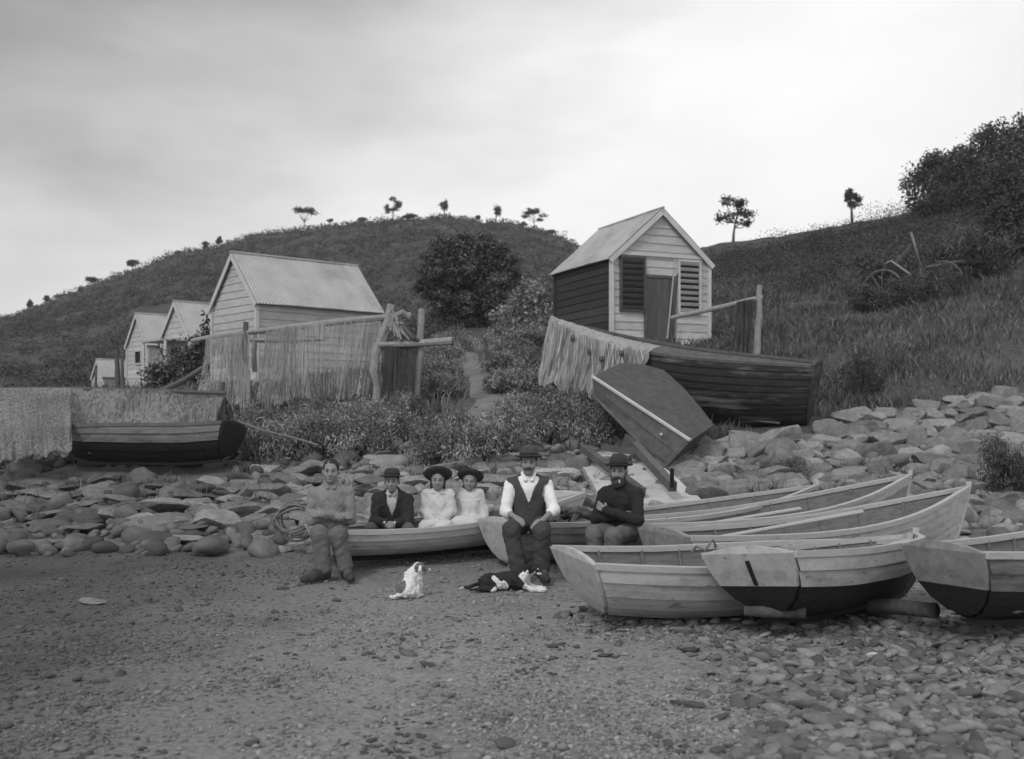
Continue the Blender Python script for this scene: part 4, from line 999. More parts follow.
MB().tube([at(911, 232, YW), at(916, 250, YW), at(922, 275, YW), at(938, 296, YW)], .03, 7).build('lever', M['pole'], ct)
MB().tube([at(925, 268, YW+.2), at(955, 262, YW+.8), at(985, 262, YW+1.4)], .05, 8).build('shaft', M['pole_dk'], ct)
MB().box(at(912, 282, YW), (.55, .4, .35), (0, 0, .5)).build('gear_box', M['metal'], ct, bevel=.03)

for px, Y, sc, lab in ((868, 28.9, 1.3, 'weedy shrub growing against the nearer implement wheel'), (908, 28.8, 1.2, 'weedy shrub growing under the implement seat'), (935, 28.9, 1.4, 'weedy shrub growing against the farther implement wheel'), (898, 31.2, 2.2, 'tall shrub standing behind the old implement'), (968, 31, 2.2, 'broad shrub beyond the implement shaft')):
    o = put_shrub(4, px, Y, sc*1.05, lab, None, zs=1.25)
# ------------------------------------------------------------------ signed distance bodies
class SDF:
    def __init__(s, lo, hi, h):
        s.lo = np.array(lo, float); s.h = h; s.n = np.ceil((np.array(hi)-s.lo)/h).astype(int)+1
        s.d = np.full(s.n, .3, np.float32); s.ax = [s.lo[k]+np.arange(s.n[k])*h for k in range(3)]
    def sub(s, lo, hi):
        i0 = np.clip(((np.array(lo)-s.lo)/s.h).astype(int)-1, 0, s.n); i1 = np.clip(((np.array(hi)-s.lo)/s.h).astype(int)+2, 0, s.n)
        return tuple(slice(a, b) for a, b in zip(i0, i1))
    def P(s, sl): return np.meshgrid(*[s.ax[k][sl[k]] for k in range(3)], indexing='ij')
    def put(s, sl, f, k, cut):
        if any(q.stop <= q.start for q in sl): return
        d = s.d[sl]; f = f.astype(np.float32)
        if cut:
            f = -f; h = np.clip(.5-.5*(d-f)/k, 0, 1); s.d[sl] = d*(1-h)+f*h+k*h*(1-h)
        else:
            h = np.clip(.5+.5*(d-f)/k, 0, 1); s.d[sl] = f*h+d*(1-h)-k*h*(1-h)
    def cone(s, a, b, ra, rb, k=.02, cut=False, flat=None):
        a = np.array(a, float); b = np.array(b, float); r = max(ra, rb)+k+s.h*3
        sl = s.sub(np.minimum(a, b)-r, np.maximum(a, b)+r); X, Y, Z = s.P(sl)
        ab = b-a; L = ab@ab+1e-9
        t = np.clip(((X-a[0])*ab[0]+(Y-a[1])*ab[1]+(Z-a[2])*ab[2])/L, 0, 1)
        q = [X-a[0]-t*ab[0], Y-a[1]-t*ab[1], Z-a[2]-t*ab[2]]
        f = np.sqrt(q[0]**2+q[1]**2+q[2]**2)-(ra+(rb-ra)*t)
        s.put(sl, f, k, cut); return s
    def ell(s, c, r, Rm=None, k=.02, cut=False):
        c = np.array(c, float); r = np.array(r, float); m = r.max()+k+s.h*3
        sl = s.sub(c-m, c+m); X, Y, Z = s.P(sl); X = X-c[0]; Y = Y-c[1]; Z = Z-c[2]
        if Rm is not None:
            A = np.array(Rm); X, Y, Z = X*A[0, 0]+Y*A[1, 0]+Z*A[2, 0], X*A[0, 1]+Y*A[1, 1]+Z*A[2, 1], X*A[0, 2]+Y*A[1, 2]+Z*A[2, 2]
        k0 = np.sqrt((X/r[0])**2+(Y/r[1])**2+(Z/r[2])**2)+1e-9; k1 = np.sqrt((X/r[0]**2)**2+(Y/r[1]**2)**2+(Z/r[2]**2)**2)+1e-9
        s.put(sl, k0*(k0-1)/k1, k, cut); return s
    def half(s, c, n, keep=True):                           # cut away the side the normal points to
        X, Y, Z = s.P((slice(None),)*3); f = (X-c[0])*n[0]+(Y-c[1])*n[1]+(Z-c[2])*n[2]; s.d = np.maximum(s.d, f.astype(np.float32)); return s
    def folds(s, amp, freq, seed=0):
        X, Y, Z = s.P((slice(None),)*3); r = np.random.default_rng(seed); w = 0
        for i in range(7):
            k = r.normal(size=3); k /= np.linalg.norm(k); f = freq*(.5+.28*i)
            w = w+np.sin(f*(k[0]*X+k[1]*Y+k[2]*Z)+r.uniform(0, 6)+1.2*np.sin(f*.45*(k[1]*X-k[2]*Y+k[0]*Z)+i))/(1+.35*i)
        s.d = s.d+(amp*w*.5).astype(np.float32); return s
    def mesh(s):
        d = s.d.copy(); d[0] = d[-1] = .1; d[:, 0] = d[:, -1] = .1; d[:, :, 0] = d[:, :, -1] = .1
        ins = d < 0; nx, ny, nz = d.shape
        cnt = np.zeros((nx-1, ny-1, nz-1), np.int8)
        offs = [(i, j, k) for i in (0, 1) for j in (0, 1) for k in (0, 1)]
        for i, j, k in offs: cnt += ins[i:nx-1+i, j:ny-1+j, k:nz-1+k]
        I = np.argwhere((cnt > 0) & (cnt < 8)); idm = np.full(cnt.shape, -1, np.int64); idm[tuple(I.T)] = np.arange(len(I))
        val = [d[I[:, 0]+i, I[:, 1]+j, I[:, 2]+k] for i, j, k in offs]
        acc = np.zeros((len(I), 3)); num = np.zeros(len(I))
        for a in range(8):
            for b in range(a+1, 8):
                oa, ob = np.array(offs[a]), np.array(offs[b])
                if np.abs(oa-ob).sum() != 1: continue
                va, vb = val[a], val[b]; mk = (va < 0) != (vb < 0)
                t = np.where(mk, va/(va-vb+1e-12), 0); p = oa+(ob-oa)*t[:, None]
                acc += p*mk[:, None]; num += mk
        V = s.lo+s.h*(I+acc/num[:, None]); Fs = []
        for ax in range(3):
            sa = [slice(0, -1) if q == ax else slice(1, -1) for q in range(3)]; sb = [slice(1, None) if q == ax else slice(1, -1) for q in range(3)]
            A = ins[tuple(sa)]; B_ = ins[tuple(sb)]; E_ = np.argwhere(A != B_)
            if not len(E_): continue
            fl = A[tuple(E_.T)]; E_ = E_+np.array([0 if q == ax else 1 for q in range(3)])
            u, w = (ax+1) % 3, (ax+2) % 3; du = np.eye(3, dtype=int)[u]; dw = np.eye(3, dtype=int)[w]
            c = [E_-du-dw, E_-dw, E_, E_-du]
            f = np.stack([idm[tuple(q.T)] for q in c], 1); f = np.where(fl[:, None], f, f[:, ::-1]); Fs.append(f)
        return V, np.concatenate(Fs)
    def build(s, name, mats, parent, mi=None):
        V, Fc = s.mesh()
        return mesh_np(name, V, Fc, mats, parent, True, None if mi is None else mi(V[Fc].mean(1)))

def v3(*a): return np.array(a, float)
def frame(z, fwd):                                          # rotation whose z axis is z and whose -y looks towards fwd
    z = Vector(z).normalized(); y = -(Vector(fwd)-z*Vector(fwd).dot(z)).normalized(); x = y.cross(z)
    return np.array(Matrix((x, y, z)).transposed())
def head_frame(yaw, pitch, roll=0): return np.array((Euler((0, 0, R(yaw))).to_matrix() @ Euler((R(pitch), 0, 0)).to_matrix() @ Euler((0, R(roll), 0)).to_matrix()))

def hand(S, wr, d, n, thumb, s=1.0, curl=.5):
    """wr wrist, d towards the knuckles, n palm side, thumb=+-1 side along d x n."""
    d = np.array(Vector(d).normalized()); n = np.array(n, float); n = n-d*(n@d); n /= np.linalg.norm(n); t = np.cross(d, n)*thumb
    pc = wr+d*.05*s
    S.cone(wr, wr+d*.03*s, .024*s, .027*s, .012)
    for o in (-.028, -.01, .01, .028): S.cone(wr+d*.02*s+t*o*.5*s, wr+d*.085*s+t*o*s, .015*s, .0125*s, .008)
    for o, L, cu in ((.030, .072, .9), (.011, .082, 1.0), (-.009, .076, 1.05), (-.028, .06, 1.15)):
        p = wr+d*.086*s+t*o*s; a = 0
        for seg, fr in ((.42, .55), (.33, .75), (.25, .6)):
            a += curl*cu*fr*1.3; q = p+(d*math.cos(a)+n*math.sin(a))*L*seg*s
            S.cone(p, q, .0098*s, .0085*s, .003); p = q
    b = wr+d*.025*s+t*.024*s; m1 = b+(d*.55+t*.55+n*.45)*.042*s; m2 = m1+(d*.8+n*.45+t*.05)*.032*s
    S.cone(b, m1, .014*s, .011*s, .006); S.cone(m1, m2, .0105*s, .009*s, .004)

def head(S, C, A, s):
    C = np.array(C, float); W = lambda x, y, z: C+A @ (np.array((x, y, z))*s)
    e = lambda c, r, k=.02, cut=False: S.ell(W(*c), np.array(r)*s, A, k*s, cut)
    e((0, .016, .03), (.077, .097, .094)); e((0, -.026, -.04), (.06+(.008 if s < .94 else 0), .068, .078), .03); e((0, -.066, -.092), (.026, .022, .02), .02)
    for sg in (-1, 1):
        e((sg*.043, -.055, -.03), (.022, .025, .022), .02); e((sg*.08, .012, -.012), (.011, .02, .031), .008)
        e((sg*.031, -.1, .003), (.017, .014, .011), .012, True)
    S.cone(W(-.036, -.083, .024), W(.036, -.083, .024), .011*s, .011*s, .014*s)
    S.cone(W(0, -.09, .01), W(0, -.112, -.034), .008*s, .0135*s, .008*s)
    for sg in (-1, 1): e((sg*.012, -.1, -.036), (.009, .011, .008), .005)
    S.cone(W(-.02, -.091, -.064), W(.02, -.091, -.064), .008*s, .008*s, .006*s)
    S.cone(W(-.022, -.102, -.064), W(.022, -.102, -.064), .0035*s, .0035*s, .003*s, True)
    return W

def hat(parent, C, A, s, kind, mk='felt', tilt=0):
    prof = {'bowler': [(.0, .125), (.04, .122), (.07, .108), (.087, .08), (.092, .045), (.094, .02), (.115, .010), (.138, .012), (.152, .022), (.154, .019), (.138, .005), (.11, .001), (.092, .0), (.086, -.004)],
            'round': [(.0, .10), (.045, .098), (.075, .086), (.09, .06), (.094, .02), (.115, .010), (.135, .006), (.146, .010), (.146, .006), (.13, -.002), (.1, -.003), (.088, -.005)],
            'wide': [(.0, .10), (.05, .097), (.08, .08), (.092, .045), (.095, .015), (.12, .012), (.155, .026), (.182, .044), (.185, .042), (.158, .018), (.12, .0), (.09, -.004)]}[kind]
    z0 = .05; B_ = np.array(A) @ np.array(Euler((R(-tilt), 0, 0)).to_matrix())
    def xf(o_v): return [tuple(np.array(C)+B_ @ (np.array((x, y, z))*s)) for x, y, z in o_v]
    mb = MB().lathe(prof, 28, (0, .012, z0), .93, 1.12); mb.v = xf(mb.v)
    o = mb.build('hat', M[mk], parent, True)
    mb = MB().lathe([(.0975, .018), (.0965, .042), (.093, .045)], 28, (0, .012, z0), .93, 1.12); mb.v = xf(mb.v); mb.build('hat_band', M['felt_band'], o, True)
    return o

def person(label, loc, rz, J, s=1.0, top='shirt', topm='shirt_work', trm='trousers_grey', bootm='leather', hatk=None, hatm='felt', facial=None, hairm='hair', hairy=True, over=None, overm=None,
           sleeve=1.0, hy=0, hp=0, hr=0, hs=None, hands=None, dress=False, girth=1.0, tag_name='person', collar=None):
    root = thing('person', label, 'person', loc, (0, 0, R(rz)))
    J = {k: np.array(v, float) for k, v in J.items()}; hs = hs or s
    pts = np.array(list(J.values())); lo = pts.min(0)-.24; hi = pts.max(0)+.26; lo[2] = min(lo[2], -.06)
    T = J['neck']-J['pelvis']; tl = np.linalg.norm(T); RT = frame(T, (0, -1, 0)); sh_axis = J['shR']-J['shL']
    # chest follows the shoulders
    def torso(S, i, k=.05, low=True):
        W = lambda x, y, z: J['pelvis']+RT @ np.array((x*s, y*s, z*tl))
        if low: S.ell(W(0, 0, .04), np.array((.148*girth, .122, .12))*s+i, RT, k)
        S.ell(W(0, -.004, .30), np.array((.128*girth, .112*girth, .17))*s+i, RT, k)
        S.ell(W(0, .0, .66), np.array((.146*girth, .115*girth, .165))*s+i, RT, k)
        for a in ('shL', 'shR'): S.cone(W(0, .01, .84), J[a], .062*s+i, .048*s+i, k)
    def arm(S, sd, i, upto=1.0, k=.02, puff=0):
        S.cone(J['sh'+sd], J['el'+sd], .047*s+i+puff, .038*s+i+puff*.3, k)
        f = min(1, max(0, (upto-.5)*2)); w = J['el'+sd]+(J['wr'+sd]-J['el'+sd])*f
        if f > 0: S.cone(J['el'+sd], w, .039*s+i+puff*.3, (.039-.012*f)*s+i, k)
    def leg(S, sd, i, k=.03, upto=1.0, flare=0):
        S.cone(J['hip'+sd], J['kn'+sd], .080*s+i, .054*s+i, k)
        w = J['kn'+sd]+(J['an'+sd]-J['kn'+sd])*upto; S.cone(J['kn'+sd], w, .054*s+i, .038*s+i+flare, k)
    # ---- body
    S = SDF(lo, hi, .0065)
    torso(S, 0, .05); S.cone(J['neck']-np.array((0, 0, .03))*s, J['head']+np.array((0, .02, -.06))*s, .055*s, .05*s, .03)
    A = head_frame(hy, hp, hr); W = head(S, J['head'], A, hs)
    for sd in 'LR':
        arm(S, sd, -.004); leg(S, sd, -.004)
        d = J['toe'+sd]-J['an'+sd]; S.cone(J['an'+sd], J['toe'+sd]+d*0, .034*s, .022*s, .02)
        hd = (hands or {}).get(sd)
        if hd: hand(S, J['wr'+sd], hd[0], hd[1], hd[2], s, hd[3])
    S.build('body', M['skin'], root)
    for sg in (-1, 1):
        e = MB(); vv, ff = ico(2); c = W(sg*.031, -.083, .004); e.add([tuple(c+A @ (q*np.array((.0125, .008, .0085))*hs)) for q in vv], ff.tolist()); e.build('eye', M['eye'], root, True)
        b = SDF(W(sg*.031, -.1, .03)-.04, W(sg*.031, -.1, .03)+.04, .004); b.cone(W(sg*.018, -.0965, .027), W(sg*.047, -.087, .028), .0042*hs, .0034*hs, .004); b.build('eyebrow', M[hairm], root)
    # ---- hair, beard
    if hairy:
        S = SDF(J['head']-.16, J['head']+.16, .006)
        S.ell(W(0, .022, .036), np.array((.081, .100, .095))*hs, A, .01)
        if hairy == 'long':
            S.ell(W(0, .06, -.06), np.array((.085, .06, .11))*hs, A, .04); S.ell(W(.07, .02, -.03), np.array((.016, .04, .06))*hs, A, .03); S.ell(W(-.07, .02, -.03), np.array((.016, .04, .06))*hs, A, .03)
        S.ell(W(0, -.10, -.012), np.array((.076, .092, .098))*hs, A, .012, True)
        if hairy != 'long': S.ell(W(0, -.03, -.11), np.array((.12, .115, .105))*hs, A, .01, True)
        S.folds(.003, 140, 3); S.build('hair', M[hairm], root)
    if facial:
        S = SDF(J['head']-.2, J['head']+.15, .006)
        S.cone(W(0, -.108, -.05), W(.034, -.095, -.062), .012*hs, .008*hs, .006); S.cone(W(0, -.108, -.05), W(-.034, -.095, -.062), .012*hs, .008*hs, .006)
        if facial == 'beard':
            S.ell(W(0, -.06, -.108), np.array((.058, .05, .058))*hs, A, .02)
            for sg in (-1, 1): S.ell(W(sg*.058, -.02, -.06), np.array((.016, .035, .06))*hs, A, .02)
        S.folds(.003, 150, 5); S.build('beard' if facial == 'beard' else 'moustache', M['beard'], root)
    if hatk: hat(root, J['head'], A, hs, hatk, hatm, 30 if hatk == 'wide' else (7 if hatk == 'round' else 2))
    # ---- clothes
    def vcut(S, w, depth, dz=.0):
        X, Y_, Z = S.P((slice(None),)*3); q = [X-J['pelvis'][0], Y_-J['pelvis'][1], Z-J['pelvis'][2]]
        lx, ly, lz = [RT[0, k]*q[0]+RT[1, k]*q[1]+RT[2, k]*q[2] for k in range(3)]
        f = np.maximum((np.abs(lx)-w*(lz/tl-(1-depth))/depth)*.8, ly+.02*s); S.d = np.maximum(S.d, -f.astype(np.float32))
    nk = J['neck']+np.array((0, -.005, .035))*s
    S = SDF(lo, hi, .008)
    torso(S, .012 if not dress else .016); 
    for sd in 'LR': arm(S, sd, .016, sleeve, puff=.02 if dress else .004)
    S.cone(J['neck']-np.array((0, 0, .02))*s, nk, .067*s, .062*s, .02)
    if collar == 'open': pass
    if dress:
        for q in (0, .5, 1):
            mixp = lambda a: J[a+'L']*(1-q)+J[a+'R']*q
            S.cone(mixp('hip'), mixp('kn'), .12*s, .115*s, .06); S.cone(mixp('kn'), mixp('kn')*.45+mixp('an')*.55+np.array((0, -.02, 0)), .115*s, .12*s, .06)
        W0 = lambda x, y, z: J['pelvis']+RT @ np.array((x*s, y*s, z*tl))
        S.ell(W0(0, -.01, .42), np.array((.165, .14, .24))*s, RT, .05)
        S.folds(.008, 60, int(abs(loc[0])*100)); S.folds(.004, 25, 4); S.build('dress', M[topm], root)
        if dress == 'pinafore':
            S = SDF(lo, hi, .008); torso(S, .03); 
            for sd in 'LR': S.cone(J['hip'+sd], J['kn'+sd], .145*s, .135*s, .06)
            S.half(J['pelvis']+RT @ np.array((0, 0, tl*.74)), RT @ np.array((0, 0, 1))); S.folds(.008, 40, 7); S.build('pinafore', M['pinafore'], root)
        # yoke collar
        S = SDF(J['neck']-.25, J['neck']+.2, .007); S.ell(J['neck']+np.array((0, .0, -.045))*s, np.array((.15, .115, .035))*s, RT, .01); S.cone(J['neck']-np.array((0, 0, .03))*s, nk, .075*s, .066*s, .02); S.folds(.004, 90, 4); S.build('collar', M['dress'], root)
    else:
        S.folds(.006 if not over else .003, 70, int(abs(loc[0])*100)); S.folds(.004 if not over else .002, 26, 3); S.build('jersey' if topm == 'jersey' else 'shirt', M[topm], root)
        if collar:
            S = SDF(J['neck']-.16, J['neck']+.16, .006)
            for sg in (-1, 1): S.cone(J['neck']+np.array((sg*.06, .0, .03))*s, J['neck']+np.array((sg*.03, -.095, -.03))*s, .018*s, .02*s, .012)
            S.cone(J['neck']+np.array((-.05, .05, .035))*s, J['neck']+np.array((.05, .05, .035))*s, .02*s, .02*s, .03); S.build('collar', M[collar], root)
    if over == 'vest':
        S = SDF(lo, hi, .007); torso(S, .028)
        for sd, sg in (('L', -1), ('R', 1)):
            S.cone(J['sh'+sd]+np.array((sg*.005, -.02, -.05)), J['sh'+sd]+np.array((sg*.12, 0, -.02)), .085*s, .1*s, .01, True)
        vcut(S, .105*s, .52); S.half(J['pelvis']+np.array((0, 0, .01)), (0, .15, -1)); S.folds(.005, 45, 11); vo = S.build('waistcoat', M[overm], root)
        for k in range(4):
            z = .16+.115*k; 
            c = J['pelvis']+RT @ np.array((.004, -(.122*girth+.0)*s-.024, z*tl)); bmb = MB(); vv, ff = ico(1); bmb.add([tuple(c+q*.009) for q in vv], ff.tolist()); bmb.build('button', M['pole_dk'], vo)
    if over == 'jacket':
        S = SDF(lo, hi, .007); torso(S, .036)
        for sd in 'LR': arm(S, sd, .03, .97)
        S.cone(J['neck']-np.array((0, -.02, .02))*s, nk+np.array((0, .02, -.01)), .075*s, .07*s, .02)
        vcut(S, .085*s, .6); S.folds(.007, 60, 21); S.build('jacket', M[overm], root)
    if not dress:
        S = SDF(lo, hi, .008)
        S.ell(J['pelvis']+np.array((0, 0, .02)), np.array((.15*girth, .13, .125))*s+.008, None, .04)
        for sd in 'LR': leg(S, sd, .022, .04, .95, .02)
        S.folds(.007, 62, int(abs(loc[0])*77)+1); S.folds(.005, 24, 5); S.build('trousers', M[trm], root)
    else:
        for sd in 'LR':
            S = SDF(np.minimum(J['kn'+sd], J['an'+sd])-.12, np.maximum(J['kn'+sd], J['an'+sd])+.12, .008); S.cone(J['kn'+sd], J['an'+sd], .058*s, .042*s); S.build('stocking', M['sock'], root)
    for sd in 'LR':
        a, t = J['an'+sd], J['toe'+sd]; d = t-a; dn = d.copy(); dn[2] = 0; dn /= np.linalg.norm(dn)+1e-9
        S = SDF(np.minimum(a, t)-.16, np.maximum(a, t)+.16, .007)
        S.cone(a+np.array((0, 0, .05))*s, a-np.array((0, 0, .02))*s, .052*s, .052*s, .02)
        heel = a-dn*.035*s; heel[2] = t[2]+.018*s
        S.cone(heel, t, .045*s, .036*s, .03); S.cone(a-np.array((0, 0, .02))*s, (a+t)/2, .05*s, .045*s, .03)
        ball = t-dn*.06*s; S.cone(ball, t, .046*s, .036*s, .02); S.folds(.003, 70, 2)
        S.half((0, 0, t[2]-.03*s), (0, 0, -1)); S.build('boot', M[bootm], root)
    return root

def sit(z, s=1.0, knL=(-.16, -.42, 0), knR=(.14, -.42, 0), anL=(-.13, -.40), anR=(.12, -.38), lean=0.0, foot=0.06, th=.47, tw=0, sh=.165, drop=0.085, side=0.0):
    """joints of a seated figure: seat height z, facing -y, ground at 0."""
    p = v3(0, 0, z+.06*s); n = p+v3(side, -lean, math.sqrt(max(.01, th*th-lean*lean-side*side)))*1.0
    J = dict(pelvis=p, neck=n, head=n+v3(side*.25, -.03-lean*.25, .135*s), shL=n+v3(-sh*s, .01+tw, -drop*s), shR=n+v3(sh*s, .01-tw, -drop*s), hipL=p+v3(-.09*s, -.01, -.02), hipR=p+v3(.09*s, -.01, -.02))
    for sd, k, a in (('L', knL, anL), ('R', knR, anR)):
        J['kn'+sd] = p+v3(*k)+v3(0, 0, -.02); J['an'+sd] = v3(a[0], a[1], foot+.05*s); J['toe'+sd] = J['an'+sd]+v3(-.05*s if sd == 'L' else .04*s, -.19*s, -.07*s)
        J['toe'+sd][2] = max(.03*s, J['toe'+sd][2])
    return J

def place(px, Y, z=None): x = (px-CX)*Y/F; return (x, Y, Hs(x, Y) if z is None else z)
# 1. bare-headed man, arms folded
J = sit(.36, .97, lean=-.02, knL=(-.10, -.40, .04), knR=(.07, -.36, .03), anL=(-.06, -.38), anR=(.15, -.34), sh=.172)
J['elL'] = J['shL']+v3(-.03, -.06, -.26); J['elR'] = J['shR']+v3(.03, -.06, -.26)
J['wrL'] = J['pelvis']+v3(.09, -.16, .16); J['wrR'] = J['pelvis']+v3(-.07, -.21, .19)
J['toeL'] = J['anL']+v3(-.17, -.14, -.08); J['toeR'] = J['anR']+v3(.05, -.19, -.08)
man1 = person('bare headed man in a pale work shirt sitting with arms folded at the dinghy stern', place(331, 10.9), 8, J, topm='shirt_work', trm='trousers_grey', bootm='leather', hy=-4, collar='shirt_work', girth=1.0,
       hands={'L': ((.8, .35, .1), (0, .8, -.3), 1, .3), 'R': ((-.9, .2, .12), (0, 1, -.1), -1, .35)})
# 2. boy in the dinghy
J = sit(.34, .86, lean=.10, knL=(-.20, -.26, .05), knR=(.18, -.26, .05), anL=(-.16, -.16), anR=(.15, -.16), th=.43, sh=.17, drop=.10, foot=.27)
J['elL'] = J['shL']+v3(-.03, -.08, -.22); J['elR'] = J['shR']+v3(.03, -.08, -.22); J['wrL'] = J['pelvis']+v3(-.055, -.30, .10); J['wrR'] = J['pelvis']+v3(.055, -.30, .10)
person('boy in a dark hat and dark jacket sitting with clasped hands', place(393.5, 11.75, .03), 0, J, s=.86, topm='shirt_kid', trm='trousers_mid', hatk='round', over='jacket', overm='jacket', hs=.95, hp=4, collar='shirt_kid',
       hands={'L': ((.6, -.6, -.15), (.5, .5, -.5), 1, .8), 'R': ((-.6, -.6, -.1), (-.5, .5, -.5), -1, .8)})
# 3. elder girl
J = sit(.36, .76, lean=.0, knL=(-.10, -.30, .03), knR=(.10, -.30, .03), anL=(-.08, -.26), anR=(.08, -.26), th=.40, sh=.148, drop=.07, foot=.24)
J['elL'] = J['shL']+v3(-.04, -.04, -.18); J['elR'] = J['shR']+v3(.04, -.04, -.18); J['wrL'] = J['pelvis']+v3(-.05, -.20, .10); J['wrR'] = J['pelvis']+v3(.05, -.20, .09)
person('bigger girl in a white dress and wide dark hat, beside the boy', place(438, 11.9, .04), 0, J, s=.76, topm='dress', dress=True, hatk='wide', hs=.92, hairy='long', hairm='hair', hy=3,
       hands={'L': ((.75, -.5, -.1), (.3, .4, -.7), 1, .8), 'R': ((-.75, -.5, -.1), (-.3, .4, -.7), -1, .8)})
# 4. small girl
J = sit(.36, .68, lean=.0, knL=(-.09, -.26, .03), knR=(.09, -.26, .03), anL=(-.07, -.22), anR=(.07, -.22), th=.365, sh=.138, drop=.07, foot=.24)
J['elL'] = J['shL']+v3(-.03, -.02, -.17); J['elR'] = J['shR']+v3(.05, -.02, -.16); J['wrL'] = J['elL']+v3(.0, -.10, -.13); J['wrR'] = J['elR']+v3(.03, -.08, -.14)
person('smallest girl in a white pinafore and dark brimmed hat', place(470, 12.05, .07), -4, J, s=.68, topm='dress', dress='pinafore', hatk='wide', hs=.86, hairy='long', hairm='hair_lt', hy=2, hr=5,
       hands={'L': ((.1, -.7, -.5), (.7, .2, -.2), 1, .4), 'R': ((.0, -.7, -.5), (-.7, .2, -.2), -1, .4)})
# 5. man in waistcoat
J = sit(.46, 1.0, lean=.06, knL=(-.17, -.40, -.01), knR=(.12, -.43, -.02), anL=(-.10, -.40), anR=(.12, -.36), sh=.172, th=.455)
J['elL'] = J['shL']+v3(-.05, -.05, -.25); J['elR'] = J['shR']+v3(.07, -.10, -.23); J['wrL'] = J['pelvis']+v3(-.13, -.24, .07); J['wrR'] = J['pelvis']+v3(.13, -.31, .05)
man5 = person('moustached man in white shirt sleeves, dark waistcoat and bowler hat', place(528.5, 10.72), 0, J, topm='shirt_white', trm='trousers_dk', hatk='bowler', hatm='felt_grey', facial='moustache', over='vest', overm='vest', sleeve=.60, hy=-2, collar='shirt_white', girth=1.04,
       hands={'L': ((.35, -.7, -.15), (.1, .1, -1), 1, .55), 'R': ((-.6, -.7, -.35), (-.1, .5, -.7), -1, .5)})
# 6. bearded man on the slim boat's stern
J = sit(.40, 1.0, lean=.07, knL=(-.12, -.40, .0), knR=(.10, -.42, .0), anL=(-.10, -.40), anR=(.10, -.40), sh=.172, th=.445)
J['elL'] = J['shL']+v3(-.05, -.10, -.24); J['elR'] = J['shR']+v3(.06, -.12, -.24); J['wrL'] = J['pelvis']+v3(.09, -.21, .15); J['wrR'] = J['pelvis']+v3(-.06, -.265, .20)
man6 = person('bearded man in a dark jersey and round hat smoking with arms folded', place(624, 10.75), -32, J, topm='jersey', trm='trousers_grey', hatk='bowler', facial='beard', hairm='hair', hy=18, hp=2, girth=1.08,
       hands={'L': ((.8, .4, .1), (0, .8, -.3), 1, .3), 'R': ((-.8, .2, .35), (0, 1, -.1), -1, .35)})
bpy.context.view_layer.update()
# his pipe
hc = Matrix.Translation(man6.location) @ Euler((0, 0, R(-32))).to_matrix().to_4x4()
def hp6(x, y, z):
    q = J['head']+head_frame(18, 2) @ np.array((x, y, z)); return hc @ Vector(q)
pp = thing('smoking_pipe', 'short pale pipe in the bearded man\'s mouth', 'pipe', (0, 0, 0))
MB().tube([hp6(.015, -.1, -.068), hp6(.03, -.15, -.09)], [.005, .006], 7).build('pipe_stem', M['pole_dk'], pp)
MB().tube([hp6(.03, -.15, -.10), hp6(.03, -.15, -.07)], [.008, .010], 9).build('bowl', M['trim'], pp)

# ------------------------------------------------------------------ dogs
dg = thing('dog', 'small white and grey dog sitting with its back turned', 'dog', place(411, 9.65), (0, 0, R(148))); dg.scale = (.9,)*3
S = SDF((-.2, -.26, -.03), (.2, .3, .42), .006)
S.ell((0, .07, .085), (.085, .105, .085), None, .03); S.ell((0, -.01, .165), (.068, .075, .115), None, .05); S.ell((0, -.055, .19), (.055, .05, .08), None, .04)
for sg in (-1, 1):
    S.ell((sg*.068, .045, .065), (.036, .08, .062), None, .02); S.cone((sg*.08, .0, .022), (sg*.08, -.085, .018), .022, .017, .02)
    S.cone((sg*.042, -.07, .17), (sg*.042, -.092, .09), .03, .021, .02); S.cone((sg*.042, -.092, .09), (sg*.042, -.09, .02), .019, .016, .01); S.cone((sg*.042, -.09, .016), (sg*.042, -.115, .014), .017, .015, .01)
S.cone((0, -.035, .20), (-.02, -.06, .25), .068, .06, .03)
hd = v3(-.03, -.075, .282)
S.ell(hd, (.058, .062, .053), None, .02)
S.cone(hd+v3(-.03, -.04, -.01), hd+v3(-.07, -.085, -.022), .028, .019, .015)
for a, b in (((.04, .0, .035), (.062, .005, -.018)), ((-.04, .02, .035), (-.058, .045, -.015))): S.cone(hd+v3(*a), hd+v3(*b), .017, .014, .008)
S.cone((0, .16, .045), (.07, .22, .025), .02, .014, .02); S.cone((.07, .22, .025), (.1, .2, .02), .014, .011, .01); S.folds(.007, 95, 5); S.folds(.004, 190, 8)
def m1(c):
    c = c+.012*np.stack([np.sin(c[:, 1]*60+c[:, 2]*41), np.sin(c[:, 0]*57+1), np.sin(c[:, 0]*65+c[:, 1]*48)], 1)
    dk = (np.linalg.norm((c-np.array((.035, .12, .1)))/np.array((.07, .09, .07)), axis=1) < 1)
    hd_ = (np.linalg.norm(c-hd-np.array((-.0, -.02, .0)), axis=1) < .085) & (c[:, 2] > .25) & ~((np.abs(c[:, 0]+.03) < .012))
    return np.where(hd_ | dk, 1, 0)
S.build('body', [M['fur_w'], M['fur_g']], dg, m1)
dg2 = thing('dog', 'black and white dog lying stretched out at the feet of the man in the waistcoat', 'dog', place(508, 9.95), (0, 0, R(-4))); dg2.scale = (.92,)*3
S = SDF((-.52, -.25, -.04), (.46, .2, .36), .0065)
S.cone((-.2, .02, .085), (.12, .0, .105), .08, .092, .03); S.ell((-.2, -.045, .075), (.1, .055, .075), None, .03); S.ell((-.2, .07, .07), (.09, .05, .07), None, .03)
